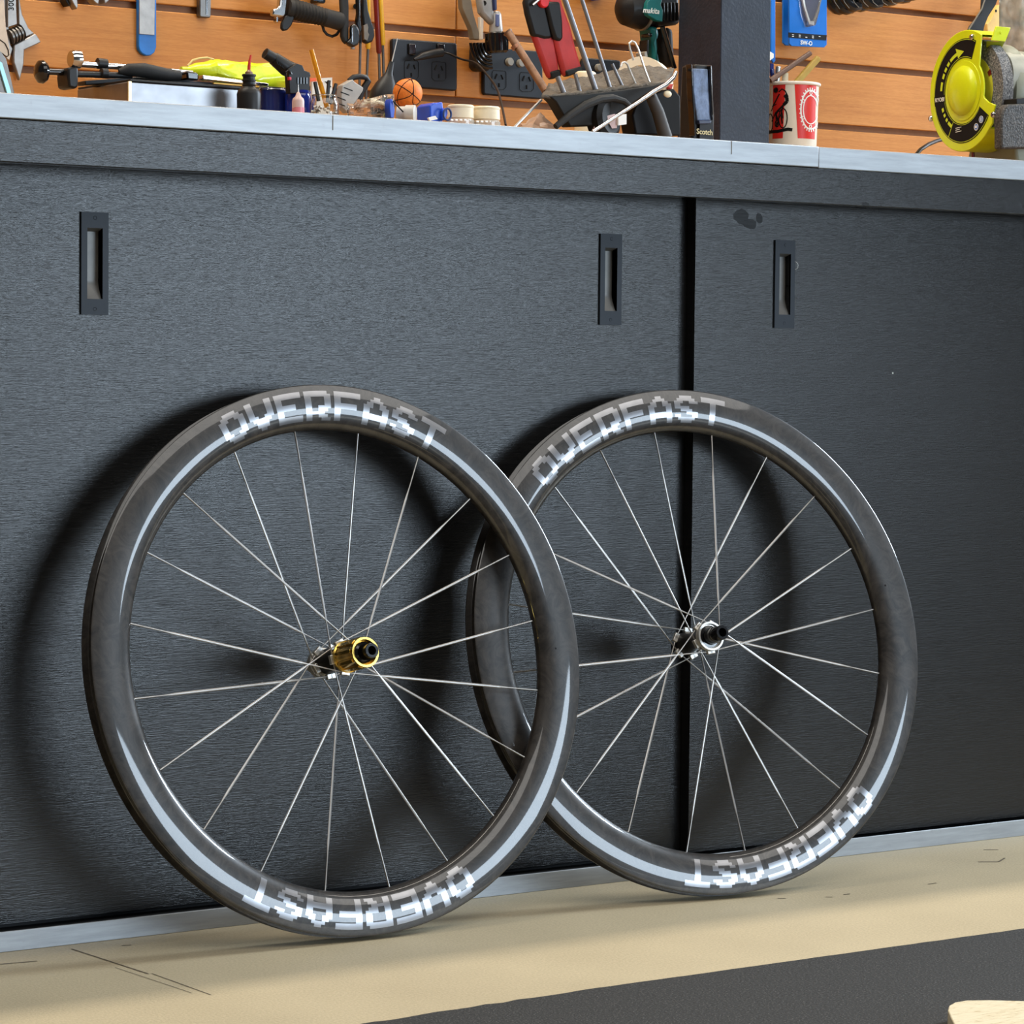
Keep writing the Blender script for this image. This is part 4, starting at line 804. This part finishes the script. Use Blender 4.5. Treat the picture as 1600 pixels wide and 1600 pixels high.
text('Scotch', .0102, at(1101, 206.5, YP-.0014), (1, 0, -.02), (0, 0, 1), mat('gold_print', srgb(214, 200, 150), .4), T, bold=.00012)
# printed cup
CY = .45; cc = at(1238, 170, CY); k = scale(cc); r1 = 41/k; rb = 37/k
zt = at(1238, 133, CY).z; Ht = zt-BZ
T = thing('printed_cup', 'red and white paper cup printed with a cyclist, right of the pillar', 'cup', (cc.x, CY, BZ))
o = MB().lathe((cc.x, CY, 0), (0, 0, 1), [(BZ, 0), (BZ, rb), (zt, r1), (zt, r1-.0012), (BZ+.002, rb-.0012), (BZ+.002, 0)], 48).build('cup_wall', mat('cup_white', srgb(224, 214, 196), .45, var=.04), T)
m = MB(); P = [Vector((cc.x+(r1+.0005)*math.cos(2*PI*i/48), CY+(r1+.0005)*math.sin(2*PI*i/48), zt)) for i in range(49)]; m.tube(P, .0026, 10, False); m.build('rolled_rim', WHITE, T)
vd = math.atan2(CAM.y-CY, CAM.x-cc.x)
def cup(x, y, lift=.0003):      # photograph-like print coordinates, laid round the cup wall
    z = at(1238, y, CY).z; f = max(0, min(1.1, (z-BZ)/Ht)); r = rb+(r1-rb)*f; g = vd+math.asin(max(-.999, min(.999, (x-1238)/(r*k)))); r += lift
    return Vector((cc.x+r*math.cos(g), CY+r*math.sin(g), z))
def wrap(m, pts, lift=.0003):   # four-sided patch subdivided across
    (x0, x1, y0), (x2, x3, y1) = pts; N = 10; vs = []; fs = []
    for j in range(9):
        v = j/8; a = x0+(x2-x0)*v; b = x1+(x3-x1)*v; y = y0+(y1-y0)*v
        for i in range(N+1): vs.append(cup(a+(b-a)*i/N, y, lift))
    for j in range(8):
        for i in range(N): q = j*(N+1)+i; fs.append((q, q+1, q+N+2, q+N+1))
    m.add(vs, fs)
REDP = mat('red_print', srgb(214, 40, 30), .4, var=.04)
m = MB(); wrap(m, ((1208, 1227, 136), (1208, 1224, 219))); m.build('red_stripe', REDP, T)
m = MB(); wrap(m, ((1241, 1274.5, 135), (1247, 1273, 219))); m.build('red_panel', REDP, T)
def stroke(m, pts, wd, lift=.0006):
    for (x0, y0), (x1, y1) in zip(pts, pts[1:]):
        n = max(1, int(math.hypot(x1-x0, y1-y0)/3)); dx, dy = x1-x0, y1-y0; l = math.hypot(dx, dy)+1e-6; nx, ny = -dy/l*wd/2, dx/l*wd/2
        for i in range(n):
            a = i/n; b = (i+1.15)/n; m.add([cup(x0+dx*a+nx, y0+dy*a+ny, lift), cup(x0+dx*a-nx, y0+dy*a-ny, lift), cup(x0+dx*b-nx, y0+dy*b-ny, lift), cup(x0+dx*b+nx, y0+dy*b+ny, lift)], [(0, 1, 2, 3)])
def circ(m, cx, cy, rx, ry, wd, a0=0, a1=360, lift=.0006):
    stroke(m, [(cx+rx*math.cos(math.radians(a)), cy-ry*math.sin(math.radians(a))) for a in range(a0, a1+1, 15)], wd, lift)
m = MB(); circ(m, 1224, 188, 6.5, 15, 1.6); circ(m, 1204.5, 194, 4, 14, 1.4); stroke(m, [(1207, 192), (1213, 178), (1222, 176), (1224, 188)], 1.6); stroke(m, [(1213, 178), (1214, 198), (1222, 178)], 1.4); circ(m, 1215, 196, 3, 5, 1.4)
circ(m, 1212.5, 144, 1.8, 3, 3.6); stroke(m, [(1217, 147), (1222, 142.5), (1227, 146), (1231, 154)], 1.8); stroke(m, [(1226, 152), (1229.5, 156), (1230, 162), (1225, 167)], 5.2); stroke(m, [(1218, 150), (1213, 160), (1208, 169)], 2.0); stroke(m, [(1226, 166), (1216, 176), (1213, 182), (1217, 192), (1214, 201)], 2.8); stroke(m, [(1224, 168), (1221, 182), (1223, 196)], 2.2); stroke(m, [(1206, 176), (1209, 168), (1213, 166)], 1.4)
stroke(m, [(1202, 208), (1216, 208), (1232, 205), (1238, 206)], 5, .0005); m.build('cyclist_print', INK, T)
m = MB(); circ(m, 1266, 174, 15, 30, 2.2, 20, 345); circ(m, 1266, 174, 11.2, 22, 1.5, 20, 345)
for a in range(35, 345, 12): stroke(m, [(1266+15.5*math.cos(math.radians(a)), 174-31*math.sin(math.radians(a))), (1266+17.2*math.cos(math.radians(a)), 174-34*math.sin(math.radians(a)))], 1.6)
for a in (90, 150, 210, 270): circ(m, 1266+13*math.cos(math.radians(a)), 174-26*math.sin(math.radians(a)), 1.6, 2.4, 1.2)
m.build('chainring_print', PRINTW, T)
m = MB(); wrap(m, ((1263, 1272, 150), (1263, 1271.5, 200)), .0005); m.build('orange_glow_patch', mat('orange_red_print', srgb(232, 62, 34), .4), T) if False else None
for i, (p, r_, mt, lab) in enumerate((([(1278, 91), (1242, 132), (1226, 160)], 5.5, mat('bamboo', srgb(176, 146, 66), .45, var=.15), 'thick bamboo stick leaning right out of the cup'), ([(1266, 83), (1221, 114), (1203, 126)], 4.2, mat('brown_stick', srgb(104, 76, 62), .45), 'brown stick with a steel tip leaning right out of the cup'), ([(1216, 104), (1214, 136), (1213, 150)], 4.2, STEEL, 'short steel tube standing upright in the cup'), ([(1227, 114), (1226, 136), (1225, 150)], 5.2, CREAM, 'short cream plastic tube standing in the cup'), ([(1206, 108), (1209, 140), (1210, 150)], 4, DBLUE, 'dark blue stick in the cup next to the pillar'))):
    o = tag(MB().tpx([(x, y, CY+.004*(i-2)) for x, y in p], r_, 14).build('stick', mt, bevel=.0004), lab, 'stick', 'sticks standing in the printed cup')
    if i == 1: MB().tpx([(1266.5, 82.5, CY-.004), (1262, 85.5, CY-.004)], 4.4, 14).build('steel_tip', SILV, o) if False else None
# ------------------------------------------------------------------ bench grinder
G = at(1506, 142, .20); T = thing('bench_grinder', 'lime yellow bench grinder with a grey stone and black tool rest', 'grinder', (G.x+.06, .20, BZ))
a9 = math.radians(9); GU = Vector((-math.sin(a9), -math.cos(a9), 0)); GA = Vector((math.cos(a9), -math.sin(a9), 0)); GZ = Vector((0, 0, 1))
def gp(u, v, w_): return G+GU*u+GZ*v+GA*w_
def arc(r, d0, d1, n): return [(r*math.cos(math.radians(d0+(d1-d0)*i/n)), r*math.sin(math.radians(d0+(d1-d0)*i/n))) for i in range(n+1)]
out = arc(.0875, 62, 318, 48)+[(.072, -.052), (.074, -.036), (.078, -.026), (.062, -.021), (.051, -.014)]+arc(.050, -12, 42, 8)
m = MB(); m.prism([gp(u, v, 0) for u, v in out], GA*.003); m.build('guard_face', LIME, T, bevel=.001)
m = MB(); m.lathe(gp(0, 0, .002), GA, [(0, .0875), (.044, .0875), (.044, .084), (0, .084), (0, .0875)], 48, math.radians(0), math.radians(256), ref=GU*math.cos(math.radians(62))+GZ*math.sin(math.radians(62)))
if (GA.cross(GU)).dot(GZ) < 0:
    m = MB(); m.lathe(gp(0, 0, .046), -GA, [(0, .0875), (.044, .0875), (.044, .084), (0, .084), (0, .0875)], 48, 0, math.radians(256), ref=GU*math.cos(math.radians(62))+GZ*math.sin(math.radians(62)))
m.build('guard_shell', LIME, T)
m = MB(); m.lathe(gp(0, 0, 0), -GA, [(0, .0435), (.0012, .043), (.0015, .038), (.002, .036), (.006, .0335), (.0095, .027), (.012, .015), (.0125, 0)], 40); m.build('guard_dome', LIME, T)
def band(m, r0_, r1_, d0, d1, lift, n=40):
    A = arc(r0_, d0, d1, n); B = arc(r1_, d0, d1, n); vs = [gp(u, v, -lift) for u, v in A]+[gp(u, v, -lift) for u, v in B]; m.add(vs, [(i, i+1, n+2+i, n+1+i) for i in range(n)])
m = MB(); band(m, .0475, .0755, 67, 184, .0004); m.build('black_label', INK, T)
m = MB(); band(m, .0475, .0755, 192, 328, .0004); m.build('black_label', INK, T)
m = MB(); band(m, .0475, .0755, 184, 192, .0004, 6); m.build('black_label', INK, T)
for d0, d1 in ((67, 183.4), (192.6, 328)):
    m = MB(); band(m, .0735, .0742, d0+1.2, d1-1.2, .0008); m.build('label_border', LIMEP, T); m = MB(); band(m, .0488, .0494, d0+1.2, d1-1.2, .0008); m.build('label_border', LIMEP, T)
m = MB(); m.add([gp(u, v, -.0008) for u, v in arc(.0735, 240, 241, 1)+arc(.0490, 241, 240, 1)], [(0, 1, 2, 3)]); m.build('label_border', LIMEP, T)
for d0, d1 in ((163, 176), (150, 158), (140, 147), (130, 137), (108, 127), (202, 208), (212, 217), (221, 226), (229, 240)):
    m = MB(); band(m, .0545, .0595, d0, d1, .0009, 6); m.build('direction_dash', LIMEP, T)
m = MB(); A = arc(.050, 107, 108, 1)[0]; B = arc(.066, 109, 110, 1)[0]; C_ = arc(.057, 90, 91, 1)[0]; m.add([gp(*A, -.0009), gp(*B, -.0009), gp(*C_, -.0009)], [(0, 1, 2)]); m.build('direction_arrow', LIMEP, T)
q = arc(.0612, 188, 189, 1)[0]; text('RYOBI', .0085, gp(q[0], q[1], -.0006), GU, GZ, PRINTW, T)
for d in (302, 316):
    q = arc(.064, d, d+1, 1)[0]; m = MB(); m.lathe(gp(q[0], q[1], -.0005), -GA, [(0, .0052), (.0003, .0052), (.0003, 0)], 20); m.build('blue_symbol', mat('blue_symbol', srgb(90, 130, 200), .4), T)
    m = MB(); m.lathe(gp(q[0], q[1], -.0009), -GA, [(0, .0052), (.0003, .0052), (.0003, .0045), (0, .0045)], 20); m.build('symbol_ring', PRINTW, T)
    m = MB(); m.box(gp(q[0], q[1], -.001), (.0012, .0034, .0034) if d == 302 else (.0012, .0016, .006)); m.build('symbol_mark', PRINTW, T)
for i in range(3):
    q = arc(.063, 250, 251, 1)[0]; m = MB(); m.add([gp(q[0]+.003+a_, q[1]+.006-i*.0028+b_-.0015*0, -.0008) for a_, b_ in ((0, 0), (.015-(.004 if i == 1 else 0), .001), (.015-(.004 if i == 1 else 0), .0018), (0, .0008))], [(0, 1, 2, 3)]); m.build('print_line', PRINTW, T)
for u, v in ((.0195, .0755), (-.0825, -.034), (.076, -.040)):
    m = MB(); m.lathe(gp(u, v, 0), -GA, [(0, .0046), (.002, .0046), (.0038, .003), (.004, 0)], 16); o = m.build('screw', CHROME, T)
    m = MB(); m.box(gp(u, v, -.0041), (.0006, .0052, .001)); m.box(gp(u, v, -.0041), (.0006, .001, .0052)); m.build('screw_cross', INK, o) if False else None
t = NT('grinding_stone'); n = t.noise(420, detail=2); t.l(t.ramp(n, [(.35, srgb(70, 70, 72)), (.62, srgb(128, 126, 124)), (.78, srgb(196, 192, 186))]), t.p.inputs['Base Color']); t.p.inputs['Roughness'].default_value = .8; t.bump(n, .6, .002)
m = MB(); m.lathe(gp(0, 0, .016), GA, [(0, 0), (0, .075), (.018, .075), (.018, 0)], 56); m.build('grinding_stone', t.m, T)
m = MB(); m.lathe(gp(0, 0, .0154), GA, [(0, 0), (0, .050), (.0008, .050)], 40); m.build('paper_washer', mat('washer_yellow', srgb(206, 200, 60), .5, var=.08), T)
m = MB(); band(m, .044, .0515, 24, 34, -.015, 6); m.build('red_mark', DRED, T)
MO = mat('motor_grey_green', srgb(142, 144, 128), .45, var=.04)
m = MB(); m.lathe(gp(0, .0, .046), GA, [(0, 0), (0, .066), (.006, .070), (.02, .070), (.03, .062), (.14, .060), (.14, 0)], 44); m.build('motor_body', MO, T)
m = MB(); m.lathe(gp(.03, .02, .040), GA, [(.0, 0), (.0, .036), (.03, .036), (.03, 0)], 36); m.build('inner_flange', mat('flange_pale', srgb(166, 164, 150), .45), T)
o = MB().prism([gp(-.05, -.055, .05), gp(.05, -.055, .05), gp(.07, BZ-G.z, .05), gp(-.07, BZ-G.z, .05)], GA*.16).build('base', MO, T, bevel=.004)
m = MB(); c0 = [at(1550, 63, .14), at(1557, 41, .14), at(1579.5, 43, .14), at(1571, 65, .14)]; m.prism(c0, (0, .003, 0)); o = m.build('shield_plate', LIME, T, bevel=.0006)
m = MB(); m.lathe(at(1564, 51, .1395), (0, -1, 0), [(0, .0022), (.0006, .0018), (.0006, 0)], 12); m.build('rivet', LIME, o)
m = MB(); m.prism([at(1544, 64, .146), at(1570.5, 65, .146), at(1563, 78, .165), at(1543, 75, .165)], (0, .003, 0)); m.build('shield_shade_tab', mat('olive_shadowed_tab', srgb(150, 160, 10), .5), T)  # shade under the shield plate, painted as a darker olive piece
t = NT('speckled_tool_rest'); n = t.noise(430, detail=2); t.l(t.ramp(n, [(.4, srgb(34, 33, 31)), (.65, srgb(74, 70, 66)), (.8, srgb(120, 114, 106))]), t.p.inputs['Base Color']); t.p.inputs['Roughness'].default_value = .6; t.bump(n, .7, .0015)
m = MB(); m.prism([at(x, y, .085) for x, y in ((1565, 233), (1565, 186), (1567, 175), (1571, 167), (1576, 163), (1660, 160), (1660, 231))], (0, .016, 0)); m.build('tool_rest', t.m, T, bevel=.003)
MB().pp([(1570, 154), (1640, 150), (1640, 160), (1570, 163)], .10, .03).build('rest_plate', BLK, T, bevel=.0008)
m = MB(); m.tpx([(1520, 230, .22), (1520.5, 243, .22), (1520.5, 256, .22)], 2.6, 8); m.build('base_stud', DRED, T)
T2 = thing('grinder_cord', 'black power cord curving up from the bench to the grinder', 'cord', at(1432, 238, .32))
m = MB(); m.tpx([(1428, 246, .26), (1438, 234, .27), (1450, 226, .29), (1464, 220, .32), (1480, 216, .36), (1500, 215, .38)], 3.2, 10); m.build('cord', BLK, T2)
